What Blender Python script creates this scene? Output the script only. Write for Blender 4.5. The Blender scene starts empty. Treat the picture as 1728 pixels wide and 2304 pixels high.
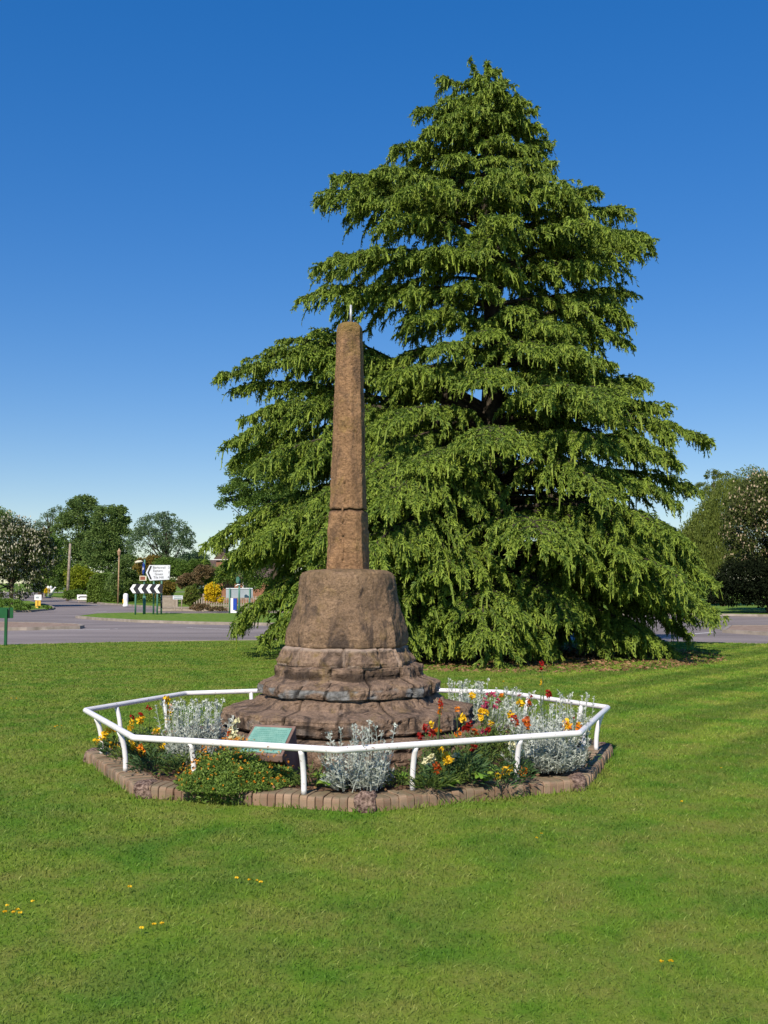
import bpy, math, random
import numpy as np
from math import radians as R, pi, sin, cos
from mathutils import noise, Vector
random.seed(7); rng = np.random.default_rng(7)
S = bpy.context.scene
COL = S.collection

# ---------------------------------------------------------------- camera, sky, sun
FPX = 2400.0; YH = 1311.0; EYE = 1.6
PITCH = math.atan((YH - 1152) / FPX)
cam = bpy.data.objects.new('camera', bpy.data.cameras.new('camera')); COL.objects.link(cam)
cam.location = (0, 0, EYE); cam.rotation_euler = (pi / 2 + PITCH, 0, 0)
cam.data.sensor_fit = 'VERTICAL'; cam.data.sensor_height = 36.0
cam.data.lens = 36.0 * FPX / 2304; cam.data.clip_end = 3000; cam.data.clip_start = 0.05
S.camera = cam
SUN_AZ = R(19); SUN_EL = R(41)          # sun stands behind the camera, to the left
sdir = Vector((-sin(SUN_AZ) * cos(SUN_EL), -cos(SUN_AZ) * cos(SUN_EL), sin(SUN_EL)))
sun = bpy.data.objects.new('sun', bpy.data.lights.new('sun', 'SUN')); COL.objects.link(sun)
sun.data.energy = 4.4; sun.data.angle = R(0.5); sun.data.color = (1.0, 0.90, 0.76)
sun.rotation_euler = (-sdir).to_track_quat('-Z', 'Y').to_euler()
W = bpy.data.worlds.new('World'); S.world = W; W.use_nodes = True
nt = W.node_tree; nt.nodes.clear()
wo = nt.nodes.new('ShaderNodeOutputWorld'); bg = nt.nodes.new('ShaderNodeBackground')
sky = nt.nodes.new('ShaderNodeTexSky'); sky.sky_type = 'NISHITA'; sky.sun_disc = False
sky.sun_elevation = SUN_EL; sky.sun_rotation = math.atan2(sdir.x, sdir.y) % (2 * pi)
sky.air_density = 1.0; sky.dust_density = 0.0; sky.ozone_density = 5.0; sky.altitude = 0
hs = nt.nodes.new('ShaderNodeHueSaturation'); hs.inputs['Saturation'].default_value = 1.74; hs.inputs['Hue'].default_value = 0.5165; hs.inputs['Value'].default_value = 1.20
gm = nt.nodes.new('ShaderNodeGamma'); gm.inputs[1].default_value = 0.60
nt.links.new(sky.outputs[0], gm.inputs[0]); nt.links.new(gm.outputs[0], hs.inputs['Color']); nt.links.new(hs.outputs[0], bg.inputs['Color'])
bg.inputs['Strength'].default_value = 0.15
nt.links.new(bg.outputs[0], wo.inputs['Surface'])
S.view_settings.view_transform = 'Standard'; S.view_settings.look = 'None'
S.view_settings.exposure = 0.4; S.view_settings.gamma = 1.0

# ---------------------------------------------------------------- projection helpers (photo pixels 1728x2304 -> metres)
def ray(px, py):
    x = (px - 864) / FPX; u = (1152 - py) / FPX
    return Vector((x, cos(PITCH) - u * sin(PITCH), sin(PITCH) + u * cos(PITCH)))
def GP(px, py, z=0.0):
    r = ray(px, py); t = (z - EYE) / r.z
    return Vector((r.x * t, r.y * t, z))
def WP(px, py, Y):
    r = ray(px, py); t = Y / r.y
    return Vector((r.x * t, Y, EYE + r.z * t))

# ---------------------------------------------------------------- mesh helpers
def tag(o, label=None, cat=None, group=None, kind=None):
    if label: o['label'] = label
    if cat: o['category'] = cat
    if group: o['group'] = group
    if kind: o['kind'] = kind
    return o
def empty(name, loc, label, cat, group=None):
    o = bpy.data.objects.new(name, None); COL.objects.link(o); o.location = loc
    o.empty_display_size = 0.1
    bpy.context.view_layer.update()
    return tag(o, label, cat, group)
def link(name, me, mats, parent=None):
    for m in (mats if isinstance(mats, (list, tuple)) else [mats]): me.materials.append(m)
    o = bpy.data.objects.new(name, me); COL.objects.link(o)
    if parent is not None:
        o.parent = parent
        o.matrix_parent_inverse = parent.matrix_world.inverted()
    return o
def mk(name, V, F, mats, parent=None, smooth=False, rnd=None, tip=None, mi=None, vattr=None):
    """V (n,3), F (m,3|4) arrays in world metres -> one object"""
    V = np.ascontiguousarray(V, dtype=np.float32); F = np.ascontiguousarray(F, dtype=np.int32)
    me = bpy.data.meshes.new(name); k = F.shape[1]
    me.vertices.add(len(V)); me.vertices.foreach_set('co', V.ravel())
    me.loops.add(F.size); me.loops.foreach_set('vertex_index', F.ravel())
    me.polygons.add(len(F)); me.polygons.foreach_set('loop_start', np.arange(0, F.size, k, dtype=np.int32))
    me.polygons.foreach_set('use_smooth', np.full(len(F), smooth, dtype=bool))
    if mi is not None: me.polygons.foreach_set('material_index', np.ascontiguousarray(mi, dtype=np.int32))
    for nm, a in (('rnd', rnd), ('tip', tip)):
        if a is not None:
            at = me.attributes.new(nm, 'FLOAT', 'POINT'); at.data.foreach_set('value', np.ascontiguousarray(a, dtype=np.float32))
    if vattr:
        for nm, a in vattr.items():
            at = me.attributes.new(nm, 'FLOAT', 'POINT'); at.data.foreach_set('value', np.ascontiguousarray(a, dtype=np.float32))
    me.update(calc_edges=True)
    return link(name, me, mats, parent)
class PB:
    """polygon bag for small hard-surface pieces"""
    def __init__(s): s.v = []; s.f = []; s.m = []
    def add(s, vs, fs, m=0):
        b = len(s.v); s.v += [tuple(v) for v in vs]; s.f += [[i + b for i in f] for f in fs]; s.m += [m] * len(fs)
    def box(s, x0, x1, y0, y1, z0, z1, m=0):
        s.add([(x0,y0,z0),(x1,y0,z0),(x1,y1,z0),(x0,y1,z0),(x0,y0,z1),(x1,y0,z1),(x1,y1,z1),(x0,y1,z1)],
              [(0,3,2,1),(4,5,6,7),(0,1,5,4),(1,2,6,5),(2,3,7,6),(3,0,4,7)], m)
    def cyl(s, p0, p1, r0, r1=None, n=12, m=0, cap=True):
        r1 = r0 if r1 is None else r1
        p0 = Vector(p0); p1 = Vector(p1); d = (p1 - p0).normalized()
        a = d.orthogonal().normalized(); b = d.cross(a)
        vs = [p0 + (a*cos(2*pi*i/n) + b*sin(2*pi*i/n))*r0 for i in range(n)] + [p1 + (a*cos(2*pi*i/n) + b*sin(2*pi*i/n))*r1 for i in range(n)]
        fs = [(i, (i+1)%n, n+(i+1)%n, n+i) for i in range(n)]
        if cap: fs += [tuple(range(n))[::-1], tuple(range(n, 2*n))]
        s.add(vs, fs, m)
    def tube(s, pts, r, n=12, m=0, closed=False):
        pts = [Vector(p) for p in pts]; N = len(pts); vs = []; 
        up = Vector((0, 0, 1))
        for i, p in enumerate(pts):
            if closed: d0 = (p - pts[i-1]).normalized(); d1 = (pts[(i+1)%N] - p).normalized()
            else:
                d1 = (pts[min(i+1, N-1)] - pts[min(i, N-2)]).normalized(); d0 = (pts[max(i, 1)] - pts[max(i-1, 0)]).normalized()
            d = (d0 + d1).normalized(); k = 1.0 / max(0.5, d.dot(d1))
            ref = up if abs(d.z) < 0.8 else Vector((0.3, 1, 0)).normalized()
            a = d.cross(ref).normalized(); b = a.cross(d).normalized()
            rr = r[i] if isinstance(r, (list, tuple)) else r
            vs += [p + a*cos(2*pi*j/n)*rr*k + b*sin(2*pi*j/n)*rr for j in range(n)]
        fs = []
        for i in range(N if closed else N-1):
            i2 = (i+1) % N
            fs += [(i*n+j, i*n+(j+1)%n, i2*n+(j+1)%n, i2*n+j) for j in range(n)]
        if not closed: fs += [tuple(range(n))[::-1], tuple(range((N-1)*n, N*n))]
        s.add(vs, fs, m)
    def lathe(s, c, prof, n=24, m=0):
        vs = []
        for r, z in prof: vs += [(c[0]+r*cos(2*pi*i/n), c[1]+r*sin(2*pi*i/n), c[2]+z) for i in range(n)]
        fs = []
        for k in range(len(prof)-1): fs += [(k*n+i, k*n+(i+1)%n, (k+1)*n+(i+1)%n, (k+1)*n+i) for i in range(n)]
        fs += [tuple(range(n))[::-1], tuple(range((len(prof)-1)*n, len(prof)*n))]
        s.add(vs, fs, m)
    def prism(s, poly, y0, y1, m=0, frame=None):
        """poly of (x,z) extruded y0..y1"""
        n = len(poly)
        vs = [(x, y0, z) for x, z in poly] + [(x, y1, z) for x, z in poly]
        s.add(vs, [tuple(range(n)), tuple(range(n, 2*n))[::-1]] + [(i, n+i, n+(i+1)%n, (i+1)%n) for i in range(n)], m)
    def xf(s, M):
        s.v = [tuple(M @ Vector(v)) for v in s.v]; return s
    def build(s, name, mats, parent=None, smooth=False, bevel=0):
        me = bpy.data.meshes.new(name); me.from_pydata(s.v, [], s.f)
        me.polygons.foreach_set('material_index', s.m)
        if smooth: me.polygons.foreach_set('use_smooth', [True]*len(s.f))
        import bmesh
        b = bmesh.new(); b.from_mesh(me); bmesh.ops.recalc_face_normals(b, faces=b.faces); b.to_mesh(me); b.free()
        me.update()
        o = link(name, me, mats, parent)
        if bevel:
            md = o.modifiers.new('b', 'BEVEL'); md.width = bevel; md.segments = 2; md.limit_method = 'ANGLE'
        return o
def strips(P, Wd, side):
    """P (n,k,3) centre lines, Wd (n,k) half widths, side (n,3) -> V, F quads"""
    n, k, _ = P.shape
    s = side / (np.linalg.norm(side, axis=1, keepdims=True) + 1e-9)
    A = P - s[:, None, :] * Wd[:, :, None]; B = P + s[:, None, :] * Wd[:, :, None]
    V = np.stack([A, B], 2).reshape(-1, 3)
    base = (np.arange(n) * k * 2)[:, None] + (np.arange(k-1) * 2)[None, :]
    F = np.stack([base, base+1, base+3, base+2], -1).reshape(-1, 4)
    return V, F
def tubes(P, Rd, seg=5):
    n, k, _ = P.shape
    d = np.gradient(P, axis=1); d /= np.linalg.norm(d, axis=2, keepdims=True) + 1e-9
    ref = np.where(np.abs(d[..., 2:3]) > .8, np.array([1., 0, 0]), np.array([0, 0, 1.]))
    a = np.cross(d, ref); a /= np.linalg.norm(a, axis=2, keepdims=True) + 1e-9; b = np.cross(d, a)
    an = np.arange(seg) * 2 * pi / seg
    V = (P[:, :, None] + Rd[:, :, None, None] * (a[:, :, None] * np.cos(an)[:, None] + b[:, :, None] * np.sin(an)[:, None])).reshape(-1, 3)
    i = np.arange(n)[:, None, None]; j = np.arange(k-1)[None, :, None]; s = np.arange(seg)[None, None]
    o0 = (i*k + j) * seg; o1 = o0 + seg; s2 = (s+1) % seg
    F = np.stack([o0+s, o0+s2, o1+s2, o1+s], -1).reshape(-1, 4)
    return V, F
class NB:
    """numpy quad bag with rnd / tip attributes and material index"""
    def __init__(s): s.V = []; s.F = []; s.r = []; s.t = []; s.m = []; s.n = 0
    def add(s, V, F, r, t=None, m=0):
        s.V.append(V); s.F.append(F + s.n); s.r.append(np.broadcast_to(r, (len(V),)).astype(float)); s.t.append(np.zeros(len(V)) if t is None else np.broadcast_to(t, (len(V),)))
        s.m.append(np.full(len(F), m)); s.n += len(V)
    def build(s, name, mats, parent=None, smooth=False):
        return mk(name, np.concatenate(s.V), np.concatenate(s.F), mats, parent, smooth, np.concatenate(s.r), np.concatenate(s.t), np.concatenate(s.m))
def unit(n):
    v = rng.normal(size=(n, 3)); return v / np.linalg.norm(v, axis=1, keepdims=True)
def leafquads(C, L, Wd, dirs=None, up=None):
    """pointed-ish leaves: k=3 strip"""
    n = len(C); d = unit(n) if dirs is None else dirs
    L = np.broadcast_to(L, (n,)); Wd = np.broadcast_to(Wd, (n,))
    s = np.cross(d, unit(n)); 
    P = C[:, None] + d[:, None] * (np.array([0, .5, 1.])[None, :, None] * L[:, None, None])
    P[:, 2, 2] -= L * .15
    return strips(P, Wd[:, None] * np.array([.25, 1., .12]), s)

# ---------------------------------------------------------------- materials
def nodes(name):
    m = bpy.data.materials.new(name); m.use_nodes = True; t = m.node_tree
    return m, t, t.nodes['Principled BSDF']
def N(t, kind, **kw):
    n = t.nodes.new(kind)
    for k, v in kw.items():
        if k in n.inputs.keys(): n.inputs[k].default_value = v
        else: setattr(n, k, v)
    return n
def ramp(t, fac, stops):
    r = t.nodes.new('ShaderNodeValToRGB'); e = r.color_ramp.elements
    while len(e) < len(stops): e.new(0.5)
    for i, (p, c) in enumerate(stops): e[i].position = p; e[i].color = (*c, 1) if len(c) == 3 else c
    t.links.new(fac, r.inputs[0]); return r.outputs[0]
def tex(t, scale, detail=4, rough=.6, dist=0, vec=None, stretch=None):
    if vec is None:
        vec = t.nodes.new('ShaderNodeNewGeometry').outputs['Position']
    if stretch is not None:
        mp = t.nodes.new('ShaderNodeMapping'); mp.inputs['Scale'].default_value = stretch
        t.links.new(vec, mp.inputs[0]); vec = mp.outputs[0]
    n = N(t, 'ShaderNodeTexNoise', Scale=scale, Detail=detail, Roughness=rough, Distortion=dist)
    t.links.new(vec, n.inputs['Vector']); return n.outputs['Fac']
def mix(t, f, a, b, mode='MIX'):
    m = t.nodes.new('ShaderNodeMix'); m.data_type = 'RGBA'; m.blend_type = mode
    if isinstance(f, float): m.inputs[0].default_value = f
    else: t.links.new(f, m.inputs[0])
    for i, c in ((6, a), (7, b)):
        if isinstance(c, tuple): m.inputs[i].default_value = (*c, 1)
        else: t.links.new(c, m.inputs[i])
    return m.outputs[2]
def bump(t, b, h, strength=.4, dist=.01):
    n = N(t, 'ShaderNodeBump', Strength=strength, Distance=dist); t.links.new(h, n.inputs['Height']); t.links.new(n.outputs[0], b.inputs['Normal'])
def mat(name, c1, c2=None, scale=6, rough=.6, bs=0, spec=.3, metal=0, lo=.35, hi=.65, bd=.01, detail=5):
    m, t, b = nodes(name)
    b.inputs['Roughness'].default_value = rough; b.inputs['Specular IOR Level'].default_value = spec; b.inputs['Metallic'].default_value = metal
    if c2 is None: b.inputs['Base Color'].default_value = (*c1, 1)
    f = tex(t, scale, detail)
    if c2 is not None: t.links.new(ramp(t, f, [(lo, c1), (hi, c2)]), b.inputs['Base Color'])
    if bs: bump(t, b, f, bs, bd)
    return m
def leafmat(name, dark, light, tipc=None, scale=1.2, trans=.3, rough=.6, spec=.25, var=.5):
    m, t, b = nodes(name)
    a = N(t, 'ShaderNodeAttribute', attribute_name='rnd')
    f = tex(t, scale, 3)
    mm = N(t, 'ShaderNodeMath', operation='MULTIPLY_ADD'); t.links.new(f, mm.inputs[0]); mm.inputs[1].default_value = var
    m2 = N(t, 'ShaderNodeMath', operation='MULTIPLY'); t.links.new(a.outputs['Fac'], m2.inputs[0]); m2.inputs[1].default_value = 1 - var * .5
    t.links.new(m2.outputs[0], mm.inputs[2])
    c = ramp(t, mm.outputs[0], [(.15, dark), (.95, light)])
    if tipc:
        a2 = N(t, 'ShaderNodeAttribute', attribute_name='tip'); c = mix(t, a2.outputs['Fac'], c, tipc)
    t.links.new(c, b.inputs['Base Color']); b.inputs['Roughness'].default_value = rough; b.inputs['Specular IOR Level'].default_value = spec
    tr = t.nodes.new('ShaderNodeBsdfTranslucent'); t.links.new(c, tr.inputs[0])
    ms = t.nodes.new('ShaderNodeMixShader'); ms.inputs[0].default_value = trans
    t.links.new(b.outputs[0], ms.inputs[1]); t.links.new(tr.outputs[0], ms.inputs[2])
    t.links.new(ms.outputs[0], t.nodes['Material Output'].inputs[0])
    return m

def lawncolor(t):
    """mown turf: broad patches, dry spots, faint mowing bands"""
    f = tex(t, 1.1, 7, .72, .8)
    c = ramp(t, f, [(.28, (.066, .165, .016)), (.42, (.112, .225, .021)), (.56, (.165, .258, .029)), (.70, (.250, .285, .058))])
    g = tex(t, 2.6, 6, .7)
    c = mix(t, ramp(t, g, [(.40, (0, 0, 0)), (.68, (1, 1, 1))]), c, (.215, .235, .055))
    k = tex(t, .9, 3, .5, 1.0)
    c = mix(t, ramp(t, k, [(.5, (0, 0, 0)), (.72, (.8, .8, .8))]), c, (.065, .175, .018))
    # mower stripes running away to the right
    geo = t.nodes.new('ShaderNodeNewGeometry'); mp = N(t, 'ShaderNodeMapping'); mp.inputs['Rotation'].default_value = (0, 0, R(38))
    t.links.new(geo.outputs['Position'], mp.inputs[0])
    w = N(t, 'ShaderNodeTexWave', Scale=.26, Distortion=1.6, Detail=2.0); w.inputs['Detail Scale'].default_value = .8
    t.links.new(mp.outputs[0], w.inputs[0])
    st = ramp(t, w.outputs['Fac'], [(.3, (.76, .82, .76)), (.7, (1.24, 1.18, 1.12))])
    sx = t.nodes.new('ShaderNodeSeparateXYZ'); t.links.new(geo.outputs['Position'], sx.inputs[0])
    mr = N(t, 'ShaderNodeMapRange'); mr.inputs[1].default_value = 1.0; mr.inputs[2].default_value = 4.0; t.links.new(sx.outputs[0], mr.inputs[0])
    my = N(t, 'ShaderNodeMapRange'); my.inputs[1].default_value = 6.5; my.inputs[2].default_value = 10.0; t.links.new(sx.outputs[1], my.inputs[0])
    mm = N(t, 'ShaderNodeMath', operation='MULTIPLY'); t.links.new(mr.outputs[0], mm.inputs[0]); t.links.new(my.outputs[0], mm.inputs[1])
    st = mix(t, mm.outputs[0], (1.0, 1.0, 1.0), st)
    return mix(t, 1.0, c, st, 'MULTIPLY')
M = {}
m, t, b = nodes('lawn'); c = lawncolor(t)
fine = tex(t, 70, 3, .8)
c = mix(t, 1.0, c, ramp(t, fine, [(.3, (.62, .62, .55)), (.7, (1.12, 1.1, 1.05))]), 'MULTIPLY')
t.links.new(c, b.inputs['Base Color']); b.inputs['Roughness'].default_value = .9; b.inputs['Specular IOR Level'].default_value = .08
bump(t, b, fine, .5, .02); M['lawn'] = m
m, t, b = nodes('grass_blade'); c = lawncolor(t)
a = N(t, 'ShaderNodeAttribute', attribute_name='rnd')
c = mix(t, 1.0, c, ramp(t, a.outputs['Fac'], [(0, (.84, .86, .80)), (.7, (1.2, 1.2, 1.1)), (.92, (1.4, 1.36, 1.4)), (1, (2.1, 1.8, 2.8))]), 'MULTIPLY')
t.links.new(c, b.inputs['Base Color']); b.inputs['Roughness'].default_value = .55; b.inputs['Specular IOR Level'].default_value = .25
tr = t.nodes.new('ShaderNodeBsdfTranslucent'); t.links.new(c, tr.inputs[0]); ms = t.nodes.new('ShaderNodeMixShader'); ms.inputs[0].default_value = .35
t.links.new(b.outputs[0], ms.inputs[1]); t.links.new(tr.outputs[0], ms.inputs[2]); t.links.new(ms.outputs[0], t.nodes['Material Output'].inputs[0]); M['blade'] = m
M['verge'] = mat('verge_grass', (.08, .17, .02), (.18, .25, .045), 3, .9, .5, .05, bd=.05)
m, t, b = nodes('asphalt')
c = ramp(t, tex(t, .35, 5, .6, .5, stretch=(.35, 1, 1)), [(.32, (.165, .142, .132)), (.48, (.22, .188, .176)), (.66, (.285, .245, .228))])
c = mix(t, 1.0, c, ramp(t, tex(t, 40, 3, .8), [(.3, (.75, .75, .75)), (.7, (1.2, 1.2, 1.2))]), 'MULTIPLY')
t.links.new(c, b.inputs['Base Color']); b.inputs['Roughness'].default_value = .85; b.inputs['Specular IOR Level'].default_value = .2; M['asphalt'] = m
M['kerb'] = mat('kerb_concrete', (.22, .19, .15), (.36, .31, .26), 2.5, .9, .3)
M['paving'] = mat('island_paving', (.22, .15, .10), (.33, .24, .18), 3, .9, .3)
M['line'] = mat('road_paint', (.55, .53, .50), (.78, .76, .72), 9, .7)
def stonemat(name, base, lichen=.5, dark=.5, soot=0):
    m, t, b = nodes(name)
    f = tex(t, 3.2, 8, .65, .8)
    c = ramp(t, f, [(.28, tuple(x*.62 for x in base)), (.5, base), (.72, tuple(min(1, x*1.28) for x in base))])
    v = tex(t, 5, 6, .6, 1.5, stretch=(1, 1, .3))
    c = mix(t, ramp(t, v, [(.50, (0, 0, 0)), (.66, (dark, dark, dark))]), c, (.075, .058, .05))
    l = tex(t, 4.2, 6, .7, .3)
    c = mix(t, ramp(t, l, [(.56, (0, 0, 0)), (.68, (lichen, lichen, lichen))]), c, (.33, .23, .065))
    s = tex(t, 38, 6, .8)
    c = mix(t, 1.0, c, ramp(t, s, [(.32, (.50, .48, .46)), (.5, (.98, .98, .98)), (.7, (1.38, 1.36, 1.32))]), 'MULTIPLY')
    s = tex(t, 13, 6, .75, 1.2)
    c = mix(t, ramp(t, s, [(.57, (0, 0, 0)), (.66, (dark*.85, dark*.85, dark*.85))]), c, (.085, .06, .048))
    c = mix(t, ramp(t, tex(t, 11, 5, .7, .6), [(.62, (0, 0, 0)), (.70, (.6*dark, .6*dark, .6*dark))]), c, (.36, .26, .18))
    # moss / lichen cap, mortar and cement patches come from painted-on masks that belong to the stone; gap also shades the risers
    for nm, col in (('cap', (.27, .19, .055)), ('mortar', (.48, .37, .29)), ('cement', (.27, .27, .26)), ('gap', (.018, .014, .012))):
        a = N(t, 'ShaderNodeAttribute', attribute_name=nm)
        if nm in ('cement',):
            q = ramp(t, tex(t, 26, 4), [(.3, tuple(x*.6 for x in col)), (.7, tuple(x*1.35 for x in col))])
        else: q = col
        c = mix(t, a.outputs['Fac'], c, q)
    vo = N(t, 'ShaderNodeTexVoronoi', Scale=30.0); t.links.new(t.nodes.new('ShaderNodeNewGeometry').outputs['Position'], vo.inputs['Vector'])
    wh = ramp(t, vo.outputs['Distance'], [(.055, (1, 1, 1)), (.10, (0, 0, 0))])
    w2 = ramp(t, tex(t, 7, 2), [(.60, (0, 0, 0)), (.66, (.85, .85, .85))])
    c = mix(t, mix(t, 1.0, wh, w2, 'MULTIPLY'), c, (.62, .58, .5))
    t.links.new(c, b.inputs['Base Color']); b.inputs['Roughness'].default_value = .92; b.inputs['Specular IOR Level'].default_value = .12
    ad = N(t, 'ShaderNodeMath', operation='ADD'); t.links.new(tex(t, 22, 8, .75), ad.inputs[0]); t.links.new(tex(t, 9, 7, .7), ad.inputs[1])
    bump(t, b, ad.outputs[0], 1.0, .045)
    return m
M['shaft'] = stonemat('sandstone_shaft', (.38, .225, .120), .4, .5)
M['ped'] = stonemat('sandstone_pedestal', (.31, .208, .130), .32, .85)
M['step'] = stonemat('sandstone_steps', (.32, .222, .155), .45, .9)
M['plinth'] = mat('lectern_stone', (.16, .10, .08), (.25, .165, .13), 9, .85, .4, .2)
m, t, b = nodes('brick_edging')
a = N(t, 'ShaderNodeAttribute', attribute_name='rnd')
c = ramp(t, a.outputs['Fac'], [(0, (.18, .108, .068)), (.5, (.26, .165, .105)), (1, (.33, .225, .15))])
c = mix(t, ramp(t, tex(t, 9, 6, .7), [(.46, (0, 0, 0)), (.7, (.85, .85, .85))]), c, (.19, .155, .105))
c = mix(t, ramp(t, tex(t, 16, 5, .7), [(.60, (0, 0, 0)), (.72, (.7, .7, .7))]), c, (.16, .17, .06))
gn = t.nodes.new('ShaderNodeNewGeometry'); sp = t.nodes.new('ShaderNodeSeparateXYZ'); t.links.new(gn.outputs['True Normal'], sp.inputs[0])
c = mix(t, mix(t, 1.0, ramp(t, sp.outputs[2], [(.75, (0, 0, 0)), (.95, (1, 1, 1))]), ramp(t, tex(t, 12, 5, .7), [(.3, (.15, .15, .15)), (.6, (.85, .85, .85))]), 'MULTIPLY'), c, (.16, .135, .075))
t.links.new(c, b.inputs['Base Color']); b.inputs['Roughness'].default_value = .88; bump(t, b, tex(t, 60, 5, .7), .4, .006); M['brick'] = m
M['cstone'] = mat('corner_stone', (.06, .035, .028), (.34, .24, .19), 42, .9, 1.0, .2, lo=.38, hi=.68, bd=.02)
M['soil'] = mat('soil', (.075, .042, .026), (.19, .12, .08), 26, .95, 1.0, .08, bd=.03)
m, t, b = nodes('white_rail_paint')
c = ramp(t, tex(t, 5, 5, .7), [(.3, (.74, .72, .73)), (.6, (.84, .82, .83))])
c = mix(t, ramp(t, tex(t, 38, 4, .6), [(.645, (0, 0, 0)), (.68, (1, 1, 1))]), c, (.34, .25, .19))
t.links.new(c, b.inputs['Base Color']); b.inputs['Roughness'].default_value = .38; M['white'] = m
m, t, b = nodes('flaking_white_paint')
c = mix(t, ramp(t, tex(t, 50, 3, .5), [(.54, (0, 0, 0)), (.57, (1, 1, 1))]), (.82, .8, .8), (.05, .03, .02))
t.links.new(c, b.inputs['Base Color']); b.inputs['Roughness'].default_value = .45; M['flake'] = m
M['bronze'] = mat('verdigris_plate', (.13, .31, .25), (.22, .41, .33), 18, .6, .15, .4)
M['bronze_dark'] = mat('verdigris_lettering', (.09, .23, .19), (.12, .28, .23), 20, .6)
M['steel'] = mat('galvanised_steel', (.42, .43, .44), (.6, .6, .6), 8, .4, 0, .5, .3)
M['greenpost'] = mat('green_paint', (.07, .19, .14), (.10, .24, .18), 3, .5)
M['greensign'] = mat('dark_green_sign', (.008, .075, .022), (.012, .10, .032), 3, .5)
M['black'] = mat('black_sheet', (.018, .018, .025), (.03, .03, .035), 3, .45)
M['signwhite'] = mat('sign_white', (.62, .64, .68), (.74, .76, .80), 2, .4)
M['purewhite'] = mat('white_plastic', (.80, .80, .80), (.86, .86, .86), 3, .5)
M['blue'] = mat('sign_blue', (.012, .05, .34), (.02, .065, .42), 3, .4)
M['yellow'] = mat('sign_yellow', (.75, .42, .05), (.85, .52, .08), 3, .5)
M['cream'] = mat('cream_sign', (.60, .55, .42), (.7, .65, .5), 4, .5)
M['brown'] = mat('brown_panel', (.22, .07, .04), (.3, .1, .06), 20, .5)
M['greyback'] = mat('grey_aluminium', (.30, .34, .38), (.38, .42, .46), 2, .5, 0, .4, .2)
M['wood'] = mat('weathered_timber', (.20, .16, .12), (.38, .32, .25), 5, .85, .3)
M['wall'] = mat('garden_wall', (.24, .20, .15), (.36, .31, .24), 3, .9, .4)
M['roof'] = mat('clay_roof_tiles', (.07, .05, .04), (.13, .09, .07), 4, .9, .4)
M['housebrick'] = mat('house_brick', (.22, .10, .06), (.32, .16, .10), 6, .9, .3)
M['glass'] = mat('window_glass', (.03, .04, .05), None, 3, .1, 0, .6)
M['lampmetal'] = mat('bronze_lamp', (.30, .19, .10), (.45, .30, .18), 6, .5)
M['bark'] = mat('bark', (.05, .035, .025), (.13, .10, .075), 9, .95, .8, .1)
M['cedarbark'] = mat('cedar_bark', (.03, .025, .018), (.075, .062, .045), 9, .95, .6, .1)
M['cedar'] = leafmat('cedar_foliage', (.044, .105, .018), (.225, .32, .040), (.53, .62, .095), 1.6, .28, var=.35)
M['oak'] = leafmat('oak_leaves', (.04, .10, .018), (.16, .25, .04), None, .5, .3)
M['lime'] = leafmat('dull_green_leaves', (.06, .12, .03), (.18, .26, .065), None, .3, .3)
M['bluish'] = leafmat('grey_green_leaves', (.07, .13, .06), (.18, .26, .12), None, .3, .35)
M['hawthorn'] = leafmat('hawthorn_leaves', (.02, .04, .01), (.09, .12, .03), None, .8, .25)
M['blossom'] = leafmat('white_blossom', (.35, .33, .22), (.62, .58, .44), None, 2, .2)
M['chestnut'] = leafmat('chestnut_leaves', (.03, .045, .010), (.10, .125, .028), None, .7, .2)
M['candle'] = leafmat('chestnut_candles', (.40, .30, .17), (.60, .48, .32), None, 2, .2)
M['willow'] = leafmat('willow_leaves', (.09, .13, .022), (.22, .27, .05), None, .6, .4)
M['acid'] = leafmat('yellow_green_leaves', (.12, .18, .01), (.33, .38, .03), None, .6, .35)
M['hedge'] = leafmat('hedge_leaves', (.05, .11, .016), (.15, .23, .035), None, .6, .2)
M['copper'] = leafmat('copper_leaves', (.09, .085, .035), (.24, .155, .075), None, .5, .25)
M['bronzeleaf'] = leafmat('bronze_green_leaves', (.10, .09, .02), (.28, .20, .035), None, .6, .3)
M['yellowshrub'] = leafmat('golden_leaves', (.55, .38, .01), (.85, .66, .02), None, 2, .3)
M['silver'] = leafmat('silver_felted_leaves', (.31, .35, .30), (.64, .68, .60), None, 6, .12, .8, .1)
M['leafdark'] = leafmat('dark_narrow_leaves', (.022, .06, .022), (.07, .13, .04), None, 6, .2)
M['leafmid'] = leafmat('mid_green_leaves', (.05, .10, .02), (.16, .22, .045), None, 6, .3)
M['leafbright'] = leafmat('bright_broad_leaves', (.12, .28, .03), (.30, .42, .06), None, 8, .3)
M['stem'] = leafmat('flower_stem', (.07, .12, .03), (.16, .22, .07), None, 6, .2)
for nm, a1, b1 in (('red', (.22, .008, .006), (.42, .02, .012)), ('orange', (.62, .16, .01), (.80, .26, .015)), ('yellowfl', (.72, .38, .008), (.88, .60, .02)),
                   ('creamfl', (.65, .60, .32), (.80, .78, .50)), ('magenta', (.32, .02, .08), (.55, .08, .16)), ('rust', (.40, .06, .01), (.60, .13, .02))):
    M[nm] = leafmat('petal_' + nm, a1, b1, None, 20, .25)
M['matleaf'] = leafmat('mat_leaves', (.06, .13, .02), (.22, .32, .06), None, 8, .3)
M['orange2'] = leafmat('petal_amber', (.66, .20, .012), (.85, .38, .025), None, 20, .25)
M['litter'] = leafmat('dead_leaves', (.10, .05, .025), (.35, .20, .10), None, 8, .1)

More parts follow.
